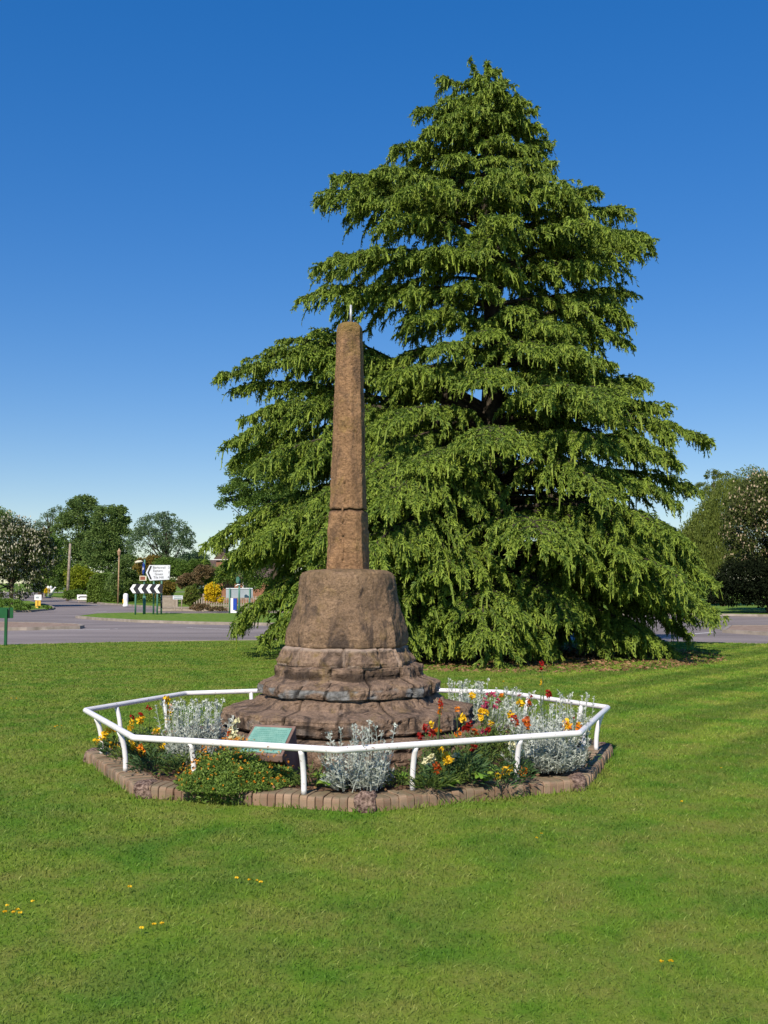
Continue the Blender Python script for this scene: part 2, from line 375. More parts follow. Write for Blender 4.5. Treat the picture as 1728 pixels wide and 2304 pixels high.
# ---------------------------------------------------------------- ground, road, lawn
def disc(name, c, r, z, m, n=160, kind='structure'):
    V = [(c[0] + r*cos(2*pi*i/n), c[1] + r*sin(2*pi*i/n), z) for i in range(n)]
    p = PB(); p.add(V, [tuple(range(n))]); o = p.build(name, m); return tag(o, kind=kind)
g = PB(); g.add([(-1500, -800, -.13), (1500, -800, -.13), (1500, 2200, -.13), (-1500, 2200, -.13)], [(0, 1, 2, 3)])
tag(g.build('ground', M['verge']), kind='structure')
LC = Vector((0.6, 8.9)); LR = 21.5
def flat(name, pts, z, m, kerb=0.0, kerbmat=None, kerbw=.14):
    """flat raised sheet; with kerb it gets a real concrete edge"""
    pts = [Vector((p[0], p[1])) for p in pts]
    p = PB(); n = len(pts)
    p.add([(q.x, q.y, z) for q in pts], [tuple(range(n))])
    if kerb:
        cen = sum(pts, Vector((0, 0))) / n
        def inset(d):
            out = []
            for i in range(n):
                a = (pts[i] - pts[i-1]).normalized(); c = (pts[(i+1) % n] - pts[i]).normalized(); dd = (a + c).normalized()
                nr = Vector((-dd.y, dd.x)); 
                if nr.dot(cen - pts[i]) < 0: nr = -nr
                out.append(pts[i] + nr*d)
            return out
        i0 = pts; i1 = inset(kerbw); i0 = inset(-.002)
        vs = [(q.x, q.y, z - kerb) for q in i0] + [(q.x, q.y, z + .012) for q in i0] + [(q.x, q.y, z + .012) for q in i1] + [(q.x, q.y, z - .01) for q in i1]
        for k in range(3): p.add([], []); 
        fs = []
        for k in range(3): fs += [(k*n+i, k*n+(i+1) % n, (k+1)*n+(i+1) % n, (k+1)*n+i) for i in range(n)]
        p.add(vs, fs, 1)
    return tag(p.build(name, [m, kerbmat or M['kerb']]), kind='structure')
RZ = -.11
road_pts = [Vector((LC.x + 200*cos(a), LC.y + 200*sin(a))) for a in np.linspace(0, 2*pi, 80, endpoint=False)]
flat('road', road_pts, RZ, M['asphalt'])
flat('lawn', [Vector((LC.x + LR*cos(a), LC.y + LR*sin(a))) for a in np.linspace(0, 2*pi, 200, endpoint=False)], 0, M['lawn'], .11, M['kerb'], .09)
def G2(px, py): q = GP(px, py, RZ + .1); return Vector((q.x, q.y))
# grassed verge with the chevron signs, running right behind the cedar
flat('grass_verge', [G2(170, 1386), G2(215, 1390), G2(300, 1395), G2(430, 1399), G2(600, 1402), G2(720, 1401), G2(900, 1392), G2(760, 1378), G2(600, 1379), G2(430, 1380), G2(300, 1378), G2(215, 1380)][::-1], RZ + .1, M['verge'], .1)
# left bank verge
flat('grass_verge', [G2(-500, 1376), G2(0, 1374), G2(70, 1373), G2(118, 1369), G2(124, 1366), G2(112, 1361), G2(92, 1357), G2(70, 1352), G2(-100, 1344), G2(-500, 1344)][::-1], RZ + .1, M['verge'], .1)
# far verge right of the side road
flat('grass_verge', [G2(98, 1342), G2(150, 1347), G2(200, 1353), G2(235, 1357), G2(300, 1361), G2(420, 1369), G2(600, 1374), G2(900, 1377), G2(1300, 1380), G2(1600, 1381), G2(1728, 1383), G2(2200, 1384), G2(2200, 1330), G2(900, 1330), G2(98, 1334)][::-1], RZ + .1, M['verge'], .1)
def island(pts): flat('traffic_island', [G2(*q) for q in pts][::-1], RZ + .1, M['paving'], .1)
island([(-300, 1413), (0, 1412.5), (60, 1412), (180, 1409), (190, 1407), (178, 1404), (100, 1401), (0, 1399), (-300, 1398)])
island([(1625, 1417), (1728, 1423), (1900, 1430), (1900, 1410), (1728, 1407), (1640, 1407)])
def line(a, b, w=.12):
    a = GP(a[0], a[1], RZ + .004); b = GP(b[0], b[1], RZ + .004); d = (b - a).normalized(); n = Vector((-d.y, d.x, 0))*w/2
    return [tuple(a - n), tuple(b - n), tuple(b + n), tuple(a + n)]
p = PB()
for a, b, w in [((-80, 1419), (60, 1417.5), .16), ((60, 1417.5), (247, 1415.5), .16), ((258, 1415), (264, 1414.8), .16), ((1556, 1426), (1603, 1423), .18), ((1625, 1420), (1760, 1428), .14),
                ((30, 1376), (125, 1371), .14), ((212, 1377), (240, 1376), .14), ((118, 1349.5), (132, 1349), .25), ((205, 1361), (223, 1362), .25),
                ((420, 1412), (540, 1417), .10), ((1400, 1434), (1470, 1433), .1), ((1640, 1409), (1700, 1409), .12)]:
    p.add(line(a, b, w), [(0, 1, 2, 3)])
tag(p.build('road_markings', M['line']), kind='structure')

# kerb polygon of the bed (outer edge on the grass)
KC = GP(826, 1829); KB = GP(303, 1795); KD = GP(1322, 1777); KA = GP(188, 1710); KE = GP(1382, 1697)
cen = Vector((-.30, 9.72, 0))
KF = Vector((1.62, 11.42, 0)); KG = Vector((-.25, 12.12, 0)); KH = Vector((-2.05, 11.40, 0))
KP = [KC, KD, KE, KF, KG, KH, KA, KB]        # anticlockwise
def inside(P, poly, grow=0.0):
    ins = np.ones(len(P), bool)
    for i in range(len(poly)):
        a = poly[i]; b = poly[(i+1) % len(poly)]; e = b - a; L = e.length; nx, ny = -e.y/L, e.x/L
        ins &= ((P[:, 0]-a.x)*nx + (P[:, 1]-a.y)*ny) > -grow
    return ins
# real grass blades on the mown lawn
def grass(n, d0, d1, ex, wmul=1.0):
    u = rng.random(n); q = 2 - ex        # density ~ D^-ex over a wedge
    D = (d0**q + u*(d1**q - d0**q))**(1/q)
    X = (rng.random(n) - .5) * (D * .92 + .8); P = np.stack([X, D], 1)
    ok = ~inside(P, KP, .0) & (((P[:, 0]-LC.x)**2 + (P[:, 1]-LC.y)**2) < (LR-.1)**2)
    ok &= ((P[:, 0]-2.5)**2 + (P[:, 1]-24)**2 > 3.6**2)
    P = P[ok]; D = D[ok]; n = len(P)
    cl = np.array([noise.noise(Vector((x*3, y*3, 0))) for x, y in P[:, :2]]) if n < 1 else np.sin(P[:, 0]*7.3+np.sin(P[:, 1]*5.1)*2)*np.sin(P[:, 1]*6.1+np.sin(P[:, 0]*4.7)*2)
    near = np.zeros(n)
    for i in range(8):      # untrimmed fringe against the brick edging
        a = KP[i]; b = KP[(i+1) % 8]; e = b - a; L = e.length
        dist = np.abs(((P[:, 0]-a.x)*-e.y + (P[:, 1]-a.y)*e.x)/L); s = ((P[:, 0]-a.x)*e.x + (P[:, 1]-a.y)*e.y)/L/L
        near = np.maximum(near, ((dist < .07) & (s > -.03) & (s < 1.03))*1.0)
    h = (.012 + .013*rng.random(n)) * (1 + .25*cl) * (1 + near*(rng.random(n)*1.5)) * (D/4)**.12
    w = (.0016 + .0012*rng.random(n)) * np.maximum(1, D/4)**.8 * wmul
    an = rng.random(n)*2*pi; lean = rng.normal(size=n)*.7
    d = np.stack([np.cos(an)*lean, np.sin(an)*lean, np.ones(n)], 1); B = np.stack([P[:, 0], P[:, 1], np.zeros(n)-.002], 1)
    mid = B + d*h[:, None]*[.6, .6, .65]; tp = B + d*h[:, None]*[1.5, 1.5, 1.0]
    sd = np.stack([-np.sin(an+1.2), np.cos(an+1.2), np.zeros(n)], 1)*.8 + np.array([.6, 0, 0])
    return strips(np.stack([B, mid, tp], 1), w[:, None]*np.array([1, .8, .12]), sd) + (np.repeat(rng.random(n), 6),)
V, F, r = grass(430000, 3.2, 29.0, 1.25)
tag(mk('lawn_grass', V, F, M['blade'], rnd=r), 'short mown grass blades covering the roundabout lawn', 'grass', kind='stuff')

# ---------------------------------------------------------------- brick edging + soil
ed = empty('brick_edging', cen, 'low octagonal red brick kerb with rounded stones at its corners around the flower bed', 'brick edging')
def inner(poly, d):
    out = []; n = len(poly)
    for i in range(n):
        a = (poly[i] - poly[i-1]).normalized(); b = (poly[(i+1) % n] - poly[i]).normalized()
        na = Vector((-a.y, a.x, 0)); nb = Vector((-b.y, b.x, 0)); m_ = (na + nb).normalized()
        out.append(poly[i] + m_*d/max(.3, m_.dot(na)))
    return out
KI = inner(KP, .235)
KH_ = .092
for i in range(8):
    a = KP[i]; b = KP[(i+1) % 8]; e = (b - a); L = e.length; e = e.normalized(); n_ = Vector((-e.y, e.x, 0))
    vs = []; fs = []; rr = []; s = .07 if i in (0, 7, 1, 6) else 0.03
    cnt = 0
    while s < L - .10:
        w = .058 + random.uniform(-.003, .003)
        off = random.uniform(-.007, .009); dz = random.uniform(-.006, .006); tw = random.uniform(-.03, .03)
        base = len(vs); r0 = random.random()
        # bullnose profile, swept across brick thickness
        prof = [(0, -.02), (0, KH_-.030), (.003, KH_-.016), (.011, KH_-.005), (.024, KH_), (.12, KH_+.003), (.205, KH_+.002), (.22, KH_-.01), (.222, .0)]
        k = len(prof)
        for sx, ins in ((0, .004), (.003, 0), (w-.003, 0), (w, .004)):
            for (q, z) in prof:
                z2 = z - (ins if z > .03 else 0); q2 = q + (ins if q < .05 else 0)
                pt = a + e*(s+sx+tw*(q2-.1)) + n_*(q2+off); vs.append((pt.x, pt.y, z2+dz + .0022*noise.noise(Vector((pt.x*30, pt.y*30, z2*30))))); rr.append(r0)
        for c_ in range(3):
            for j in range(k-1): fs.append((base+c_*k+j, base+(c_+1)*k+j, base+(c_+1)*k+j+1, base+c_*k+j+1))
        # end caps as fans of quads
        for c_, fl in ((0, 0), (3, 1)):
            o = base + c_*k
            for j in range(0, k//2):
                q = (o+j, o+j+1, o+k-2-j, o+k-1-j)
                if len(set(q)) == 4: fs.append(q if fl else q[::-1])
        s += w + .0035 + (random.random() < .1)*.004; cnt += 1
    o = mk('brick_course', np.array(vs), np.array(fs), M['brick'], ed, False, np.array(rr))
    # mortar bed between the bricks
    mb = PB(); q0 = a + e*.04 + n_*.018; q1 = b - e*.04 + n_*.018; q2 = b - e*.04 + n_*.21; q3 = a + e*.04 + n_*.21
    mb.add([(q.x, q.y, -.02) for q in (q0, q1, q2, q3)] + [(q.x, q.y, KH_-.016) for q in (q0, q1, q2, q3)], [(4, 5, 6, 7), (0, 1, 5, 4), (2, 3, 7, 6), (1, 2, 6, 5), (3, 0, 4, 7)])
    mb.build('mortar', M['soil'], o)
def rock(name, c, rx, ry, rz, m, parent, seed=0, amp=.18, n=40):
    vs = []; fs = []
    for i in range(n+1):
        th = pi*i/n
        for j in range(n*2):
            ph = pi*j/n; d = Vector((sin(th)*cos(ph), sin(th)*sin(ph), cos(th)))
            q = Vector([abs(x)**.75*(1 if x > 0 else -1) for x in d])
            k = 1 + amp*noise.noise(d*1.6+Vector((seed, 0, 0))) + amp*.35*noise.noise(d*6+Vector((0, seed, 0))) + amp*.15*noise.noise(d*17)
            vs.append((c[0]+q.x*rx*k, c[1]+q.y*ry*k, c[2]+q.z*rz*k))
    w = 2*n
    for i in range(n):
        for j in range(w): fs.append((i*w+j, (i+1)*w+j, (i+1)*w+(j+1) % w, i*w+(j+1) % w))
    return mk(name, np.array(vs), np.array(fs), m, parent, True)
for i, (rx, h) in {0: (.092, .115), 1: (.085, .10), 7: (.085, .10), 2: (.08, .09), 6: (.08, .09), 3: (.08, .09), 4: (.08, .09), 5: (.08, .09)}.items():
    v = KP[i]; dv = (cen - v).normalized(); c_ = v + dv*.10
    rock('corner_stone', (c_.x, c_.y, .03), rx, .13 if i else .11, h-.015, M['cstone'], ed, i*3.1)
# soil surface
vs = []; fs = []
ring_n = 12; soil_poly = inner(KP, .20); sub = 14
per = []
for i in range(8):
    for k in range(sub): per.append(soil_poly[i].lerp(soil_poly[(i+1) % 8], k/sub))
for rI in range(ring_n*2+1):
    tt = rI/(ring_n*2)
    for q in per:
        pt = q.lerp(cen, tt); z = .075 + .05*min(1, tt*4) + .018*noise.noise(Vector((pt.x*6, pt.y*6, 0))) + .012*noise.noise(Vector((pt.x*22, pt.y*22, 3)))
        vs.append((pt.x, pt.y, z))
w = len(per)
for i in range(ring_n*2):
    for j in range(w): fs.append((i*w+j, i*w+(j+1) % w, (i+1)*w+(j+1) % w, (i+1)*w+j))
tag(mk('soil', np.array(vs), np.array(fs), M['soil'], None, True), kind='structure')
# low weeds and litter on the soil and along the edging
n = 9000
P = np.stack([rng.random(n)*4.8-2.7, rng.random(n)*4.7+7.4, np.zeros(n)], 1)
dd = inside(P, KP, -.17) & (np.hypot(P[:, 0]+.33, P[:, 1]-9.8) > 1.0)
cl = np.array([noise.noise(Vector((x*2.2, y*2.2, 5))) for x, y in P[:, :2]]); dd &= (cl + .35*rng.random(n) > .12)
P = P[dd]; P[:, 2] = .115 + rng.random(len(P))*.03; dr = unit(len(P)); dr[:, 2] = np.abs(dr[:, 2])*.7
b_ = NB(); V, F = leafquads(P, .02+.03*rng.random(len(P)), .004+.006*rng.random(len(P)), dr); b_.add(V, F, np.repeat(rng.random(len(P)), 6))
tag(b_.build('weeds', M['leafmid']), 'small green weeds scattered over the brown soil of the bed', 'weeds', kind='stuff')
n = 900; P = np.stack([rng.random(n)*4.8-2.7, rng.random(n)*4.7+7.4, np.full(n, .125)], 1); P = P[inside(P, KP, -.05)]
b_ = NB(); dr = unit(len(P)); dr[:, 2] = np.abs(dr[:, 2])*.25; V, F = leafquads(P, .02+.03*rng.random(len(P)), .005+.008*rng.random(len(P)), dr); b_.add(V, F, np.repeat(rng.random(len(P)), 6))
tag(b_.build('leaf_litter', M['litter']), 'dry brown leaf bits lying on the bed soil and bricks', 'leaf litter', kind='stuff')

# ---------------------------------------------------------------- white rail
HR = .427
RC = [GP(x, y, HR) for x, y in [(760, 1688), (1304, 1650), (1368, 1592), (1128, 1557), (775, 1548), (417, 1560), (192, 1598), (301, 1660)]]
rail = empty('octagonal_railing', (cen.x, cen.y, 0), 'low white tubular steel railing on bent posts around the flower bed', 'railing')
pts = []
for i in range(8):
    a, c, b = RC[i-1], RC[i], RC[(i+1) % 8]; d0 = (a-c).normalized(); d1 = (b-c).normalized()
    for k in (.05, .018): pts.append(c + d0*k + (d1*0))
    pts.append(c + (d0+d1)*.006)
    for k in (.018, .05): pts.append(c + d1*k)
p = PB(); p.tube(pts, .0245, 16, closed=True); o_rail = p.build('rail', M['white'], rail, True)
def rpost(i, u, m='white'):
    a, b = RC[i], RC[(i+1) % 8]; e = (b-a).normalized(); n_ = Vector((-e.y, e.x, 0)); q = a.lerp(b, u); top = Vector((q.x, q.y, HR-.015))
    s = .055; foot = top + n_*s; zf = KH_ + .003
    pl = []
    for k in range(11):
        t_ = k/10; z = zf + (HR-.015-zf)*t_; off = s*(1 - t_**2.6); pl.append(Vector((top.x+n_.x*off, top.y+n_.y*off, z)))
    p = PB(); p.tube(pl, .0205, 14); p.cyl(pl[0]-Vector((0, 0, .012)), pl[0]+Vector((0, 0, .035)), .0175, .0175, 14); 
    p.build('post', M[m], rail, True)
for i, u in [(0, .30), (0, .735), (1, .28), (1, .75), (2, .22), (2, .72), (3, .25), (3, .75), (4, .25), (4, .60), (5, .25), (5, .72), (6, .26), (6, .74), (7, .295), (7, .83)]:
    rpost(i, u, 'flake' if (i, u) == (7, .295) else 'white')

# ---------------------------------------------------------------- stone cross
MC = Vector((WP(783, 1400, 9.8).x, 9.80, 0)); ROT = R(-14)
def radf(th, ch):
    """chamfered square, unit half width, chamfer fraction ch"""
    a = th - ROT; d = max(abs(cos(a)), abs(sin(a))); r1 = 1/d
    q = abs(cos(a)) + abs(sin(a)); r2 = (2 - ch)/q
    return min(r1, r2)
def loft(name, prof, ch, m, parent, joints=(), n=240, amp=.01, seed=0, lean=(0, 0), wave=None, block=.0, masks=None, rsoft=.0, c=None, jw=.017):
    """prof: list of (half width, z); joints: angles in degrees"""
    vs = []; fs = []; A = {k: [] for k in ('cap', 'mortar', 'cement', 'gap')}
    js = sorted([R(j) % (2*pi) for j in joints]); c = c or MC; z0 = prof[0][1]; z1 = prof[-1][1]
    chf = ch if callable(ch) else (lambda z: ch)
    for (hw, z) in prof:
        for i in range(n):
            th = 2*pi*i/n; r = radf(th, chf(z))
            rs_ = rsoft(z) if callable(rsoft) else rsoft
            if rs_: r = r*(1-rs_) + rs_*1.06
            base = hw*r; x = cos(th); y = sin(th)
            P3 = Vector((x*base, y*base, z))
            d = amp*(noise.noise(P3*3+Vector((seed, 0, 0)))*(.45 if block else 1.0) + .7*noise.noise(P3*9+Vector((0, seed, 0))) + .55*noise.noise(P3*21) + .3*noise.noise(P3*43))
            if block: d += amp*.55*noise.noise(Vector((z*34, th*1.3, seed))); bt = noise.noise(P3*5.5+Vector((seed, 7, 1))); d -= max(0, bt-.16)*.06*(1 if block else 0)
            pit = noise.noise(P3*16+Vector((seed*2, 1, 0))); 
            if pit > .38: d -= amp*1.6*(pit-.38)*2
            gp = 0
            if js:
                k = sum(1 for j in js if j < th) % len(js)
                rb = random.Random(seed*100+k); d += block*(rb.random()-.5)*2; 
                wv = .03*noise.noise(Vector((z*9, seed, 2)))
                md = min(abs((th + wv - j + pi) % (2*pi) - pi) for j in js)*base
                if md < jw*1.6: gp = max(0, 1 - md/(jw*1.0)); d -= .034*gp
            rr = base + d; px_ = c.x + x*rr + lean[0]*(z-z0); py_ = c.y + y*rr + lean[1]*(z-z0)
            wz = wave[1]*(noise.noise(Vector((x*1.6, y*1.6, 7)))*1.6 + .5*noise.noise(Vector((x*6, y*6, 3))))*math.exp(-((z-wave[0])/.06)**2) if wave else 0
            vs.append((px_, py_, z + wz + (0 if wave and abs(z-wave[0]) < .05 else amp*.6*noise.noise(P3*6+Vector((3, 3, seed))))))
            mk_ = masks(th, z, P3, gp) if masks else {}
            for k_ in A: A[k_].append(mk_.get(k_, 0.0) if k_ != 'gap' else max(mk_.get('gap', 0), min(1, gp*1.1)*(0 if 'nogap' in mk_ else 1)))
    for k in range(len(prof)-1):
        for i in range(n): fs.append((k*n+i, k*n+(i+1) % n, (k+1)*n+(i+1) % n, (k+1)*n+i))
    # close the top by a centre ring
    zt = prof[-1][1]; b0 = (len(prof)-1)*n; nb = len(vs); lx = lean[0]*(zt-z0); ly = lean[1]*(zt-z0)
    for i in range(n): vs.append((c.x+lx, c.y+ly, zt+.002)); [A[k_].append(A[k_][b0+i]) for k_ in A]
    for i in range(n): fs.append((b0+i, b0+(i+1) % n, nb+(i+1) % n, nb+i))
    return mk(name, np.array(vs), np.array(fs), m, parent, not block, vattr={k: np.array(v) for k, v in A.items()})
def dens(prof, n=8):
    out = []
    for (a, b) in zip(prof[:-1], prof[1:]):
        L = math.hypot(a[0]-b[0], a[1]-b[1]); k = max(1, int(L/.012))
        for i in range(k): out.append((a[0]+(b[0]-a[0])*i/k, a[1]+(b[1]-a[1])*i/k))
    return out + [prof[-1]]
def ZS(prof, k, dz=-.045): return [(h*k, z+dz) for h, z in prof]
cross = empty('market_cross', MC, 'weathered brown sandstone cross shaft on a bell-shaped pedestal and stepped base', 'stone cross')
def fbm(P, s, o=0): return noise.noise(P*s+Vector((o, o, o)))*.6+noise.noise(P*s*2.3+Vector((o, 1, 2)))*.4
def step_masks(zf0, zf1, cem):
    def f(th, z, P, gp):
        o = {}
        if cem and zf0 < z < zf1:
            v = fbm(P, 5.5, 3); o['cement'] = min(1, max(0, (v + .10*(cos(th - R(275)) if cem > .5 else 0) + .03)*9))*cem
        for r0_, r1_ in ((.345, .435), (.76, .84), (.24, .30)):  # moss stain plus painted shade: risers darkened to stand out under the step edges
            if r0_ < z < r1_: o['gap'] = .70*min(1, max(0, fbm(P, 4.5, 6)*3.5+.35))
        if gp > 0: o['mortar'] = .8*gp if fbm(P, 4, 9) > .12 else 0
        if o.get('mortar', 0) > .1: o['nogap'] = 1
        return o
    return f
# lowest slab, lower step, upper step
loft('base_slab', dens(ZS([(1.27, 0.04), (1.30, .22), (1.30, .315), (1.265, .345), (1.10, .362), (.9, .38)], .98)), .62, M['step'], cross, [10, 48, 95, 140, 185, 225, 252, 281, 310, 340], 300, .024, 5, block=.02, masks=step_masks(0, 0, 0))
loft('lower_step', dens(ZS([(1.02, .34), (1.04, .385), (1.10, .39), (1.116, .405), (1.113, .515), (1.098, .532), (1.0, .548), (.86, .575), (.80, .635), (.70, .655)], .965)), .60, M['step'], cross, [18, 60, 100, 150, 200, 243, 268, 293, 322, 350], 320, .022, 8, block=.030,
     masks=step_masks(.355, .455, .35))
def m2(th, z, P, gp):
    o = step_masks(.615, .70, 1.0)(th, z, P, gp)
    if z < .61: o['mortar'] = max(o.get('mortar', 0), .9 if fbm(P, 3, 1) > -.15 else .2)
    return o
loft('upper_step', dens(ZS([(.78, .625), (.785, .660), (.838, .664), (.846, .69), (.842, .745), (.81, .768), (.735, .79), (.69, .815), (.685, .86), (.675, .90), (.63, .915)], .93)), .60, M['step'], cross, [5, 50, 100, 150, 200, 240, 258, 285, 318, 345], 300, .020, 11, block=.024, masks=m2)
def m3(th, z, P, gp):
    o = {}
    e = .012 + .012*noise.noise(P*7)
    if z < .862+e or z > 1.022-e: o['mortar'] = .95
    if gp > 0: o['mortar'] = .9*gp; o['nogap'] = 1
    if fbm(P, 6, 4) > .22 and .88 < z < 1.0: o['cap'] = .35
    return o
loft('plinth_course', dens(ZS([(.60, .895), (.622, .92), (.625, .95), (.60, 1.0), (.58, 1.04), (.57, 1.062), (.545, 1.075)], .925)), .50, M['step'], cross, [20, 70, 120, 170, 225, 268, 300, 318, 345], 260, .016, 14, block=.018, masks=m3)
# pedestal: bell shape, chamfered low down, rounded above
pz = [(.44, 1.018), (.495, 1.022), (.511, 1.04), (.512, 1.10), (.505, 1.16), (.475, 1.26), (.446, 1.36), (.428, 1.43), (.418, 1.50), (.414, 1.60), (.405, 1.65), (.385, 1.688), (.33, 1.712), (.2, 1.722), (.08, 1.726)]
def mp(th, z, P, gp): 
    v = max(0, min(1, (z-1.60)*6)); return {'cap': .30*v*(1 if fbm(P, 5, 2) > -.1 else .2)}
loft('pedestal', dens(pz), lambda z: .50 + .0*z, M['ped'], cross, (), 260, .011, 20, rsoft=lambda z: .10 + .30*max(0, min(1, (z-1.2)/.35)), masks=mp)
# shaft in two stones, cracked across
zc = WP(783, 1147, 9.65).z; zt = WP(783, 723, 9.68).z
def ms1(th, z, P, gp):
    o = {}; 
    if z > zc - .012: o['gap'] = .8
    return o
def shaft_r(z):
    u = (z-1.77)/(zt-1.77); return .170*(1-u) + .110*u
sm = lambda z: .22 if z < 2.05 else (.22 + .28*min(1, (z-2.05)/.5))
loft('shaft_base', dens([(shaft_r(1.75)+.006, 1.70), (shaft_r(1.8)+.004, 1.76), (shaft_r(1.9), 1.9), (shaft_r(2.0), 2.0), (shaft_r(2.2), 2.2), (shaft_r(zc), zc-.02), (shaft_r(zc)-.012, zc-.004), (.12, zc)]), .28, M['shaft'], cross, (), 160, .008, 31, wave=(zc, .011), masks=ms1, rsoft=.08)
def ms2(th, z, P, gp):
    v = max(0, min(1, (z-(zt-.16))*7)); o = {'cap': .85*v*(.55+.45*(fbm(P, 9, 2) > -.1))}
    if z < zc + .012: o['gap'] = .6
    o['cement'] = .30*max(0, min(1, (sin(th+pi/2+R(-58))+0)*0))
    return o
pr = [(.12, zc+.002), (shaft_r(zc)-.010, zc+.006), (shaft_r(zc)-.001, zc+.02)] + [(shaft_r(z), z) for z in np.linspace(zc+.05, zt-.06, 12)] + [(.108, zt-.035), (.098, zt-.012), (.078, zt+.008), (.045, zt+.018), (.01, zt+.020)]
sh = loft('shaft', dens(pr), .52, M['shaft'], cross, (), 160, .006, 35, wave=(zc, .011), lean=(.006, 0), masks=ms2, rsoft=.06)
# worn tracery: hooded niche, roll and fillet left on the faces
dirf = Vector((cos(ROT-pi/2), sin(ROT-pi/2), 0)); sidef = Vector((-dirf.y, dirf.x, 0))
def onface(z, s): 
    q = MC + dirf*(shaft_r(z)-.004) + sidef*s; return Vector((q.x, q.y, z))
for nm, pl, rd in [('worn_boss', [onface(z, .006) for z in (2.50, 2.53, 2.56)], .013), ('worn_hood', [onface(2.57, -.014), onface(2.595, -.012), onface(2.612, .004), onface(2.595, .020), onface(2.57, .022)], .005),
                   ('worn_roll', [onface(z, .006+.004*sin(z*30)) for z in np.linspace(2.34, 2.47, 5)], .009), ('worn_roll', [onface(z, -.010) for z in np.linspace(2.14, 2.28, 4)], .009),
                   ('worn_boss', [onface(z, -.004) for z in (2.02, 2.04, 2.06)], .013), ('worn_roll', [onface(z, -.004) for z in np.linspace(1.80, 2.0, 5)], .010)]:
    p = PB(); p.tube(pl, rd, 8); p.build(nm, M['shaft'], cross, True)
rodb = Vector((MC.x+.020, MC.y, zt+.01)); rodt = WP(787, 687, 9.8)
p = PB(); p.cyl(rodb, (rodb.x, rodb.y, rodt.z), .011, .011, 10); p.cyl((rodb.x, rodb.y, rodt.z), (rodb.x, rodb.y, rodt.z+.004), .011, .007, 10)
p.build('metal_rod', M['steel'], cross, True)
# ---------------------------------------------------------------- plaque lectern
lz = .10
Yp = 8.22
tl, tr_, br, bl = WP(574, 1636, 8.42), WP(657, 1640, 8.34), WP(631, 1696, 8.08), WP(541, 1691, 8.16)
lec = empty('plaque_lectern', (tl.x, 8.3, lz), 'green bronze plaque on a sloping brown stone lectern in the flower bed', 'plaque')
def slab(q, th, grow=0.0):
    ctr = sum(q, Vector())/4; nrm = (q[1]-q[0]).cross(q[3]-q[0]).normalized()
    if nrm.z < 0: nrm = -nrm
    q = [c_ + (c_-ctr).normalized()*grow for c_ in q]
    return [c_ for c_ in q], nrm
q, nrm = slab([tl, tr_, br, bl], 0)
p = PB(); p.add([v + nrm*.006 for v in q] + [v - nrm*.004 for v in q], [(0, 1, 2, 3), (4, 5, 6, 7), (0, 1, 5, 4), (1, 2, 6, 5), (2, 3, 7, 6), (3, 0, 4, 7)]); pl = p.build('plaque', M['bronze'], lec)
# rows of worn raised lettering (illegible in the photograph)
p = PB(); U = (q[1]-q[0]); Vv = (q[3]-q[0])
for rI in range(11):
    v_ = .10 + rI*.078; s = .07 + (random.random()*.12 if rI in (0, 3, 10) else 0)
    while s < .93:
        l_ = random.uniform(.012, .05)
        if s + l_ > .95: break
        a_ = q[0]*(1-s)*(1-v_) + q[1]*s*(1-v_) + q[2]*s*v_ + q[3]*(1-s)*v_
        s2 = s + l_; b2 = q[0]*(1-s2)*(1-v_) + q[1]*s2*(1-v_) + q[2]*s2*v_ + q[3]*(1-s2)*v_
        dv_ = Vv*.030*random.uniform(.7, 1); a_ = a_ + nrm*.0072; b2 = b2 + nrm*.0072
        p.add([a_, b2, b2+dv_, a_+dv_], [(0, 1, 2, 3)]); s += l_ + random.uniform(.008, .02)
p.build('lettering', M['bronze_dark'], pl)
for c_ in q:
    p = PB(); cc = c_ + (sum(q, Vector())/4 - c_).normalized()*.018; p.cyl(cc + nrm*.005, cc + nrm*.010, .004, .003, 8); p.build('screw', M['bronze_dark'], pl)
q2, _ = slab([tl, tr_, br, bl], 0, .030)
q2[0] = q2[0] + (q2[0]-q2[3]).normalized()*.02; q2[1] = q2[1] + (q2[1]-q2[2]).normalized()*.02
th = Vector((0, .02, -.055))
p = PB(); p.add([v - nrm*.001 for v in q2] + [v + th for v in q2], [(0, 1, 2, 3), (4, 5, 6, 7), (0, 1, 5, 4), (1, 2, 6, 5), (2, 3, 7, 6), (3, 0, 4, 7)]); p.build('sloping_slab', M['plinth'], lec, bevel=.006)
# wedge leg beneath: deep at the back, narrowing to the foot on the right
a0 = q2[0]+th*.9; a1 = q2[1]+th*.9; a2 = q2[2]+th*.9; a3 = q2[3]+th*.9
ins = lambda x, y, k: x.lerp(y, k)
t0 = ins(a0, a1, .12); t1 = ins(a1, a0, .01); t2 = ins(ins(a2, a1, .10), a3, .01); t3 = ins(ins(a3, a0, .10), a2, .12)
f1 = GP(676, 1745, .08); f2 = GP(655, 1752, .08); f0 = f1 - (t1-t0)*.95; f3 = f2 - (t1-t0)*.95
mid2 = WP(664, 1738, f2.y-.0)
p = PB(); p.add([t0, t1, t2, t3, f0+Vector((0, .06, 0)), f1+Vector((0, .06, 0)), f2+Vector((.02, .03, 0)), f3+Vector((0, .03, 0))], [(0, 1, 2, 3), (4, 5, 6, 7), (0, 1, 5, 4), (1, 2, 6, 5), (2, 3, 7, 6), (3, 0, 4, 7)])
p.build('stone_leg', M['plinth'], lec, bevel=.006)

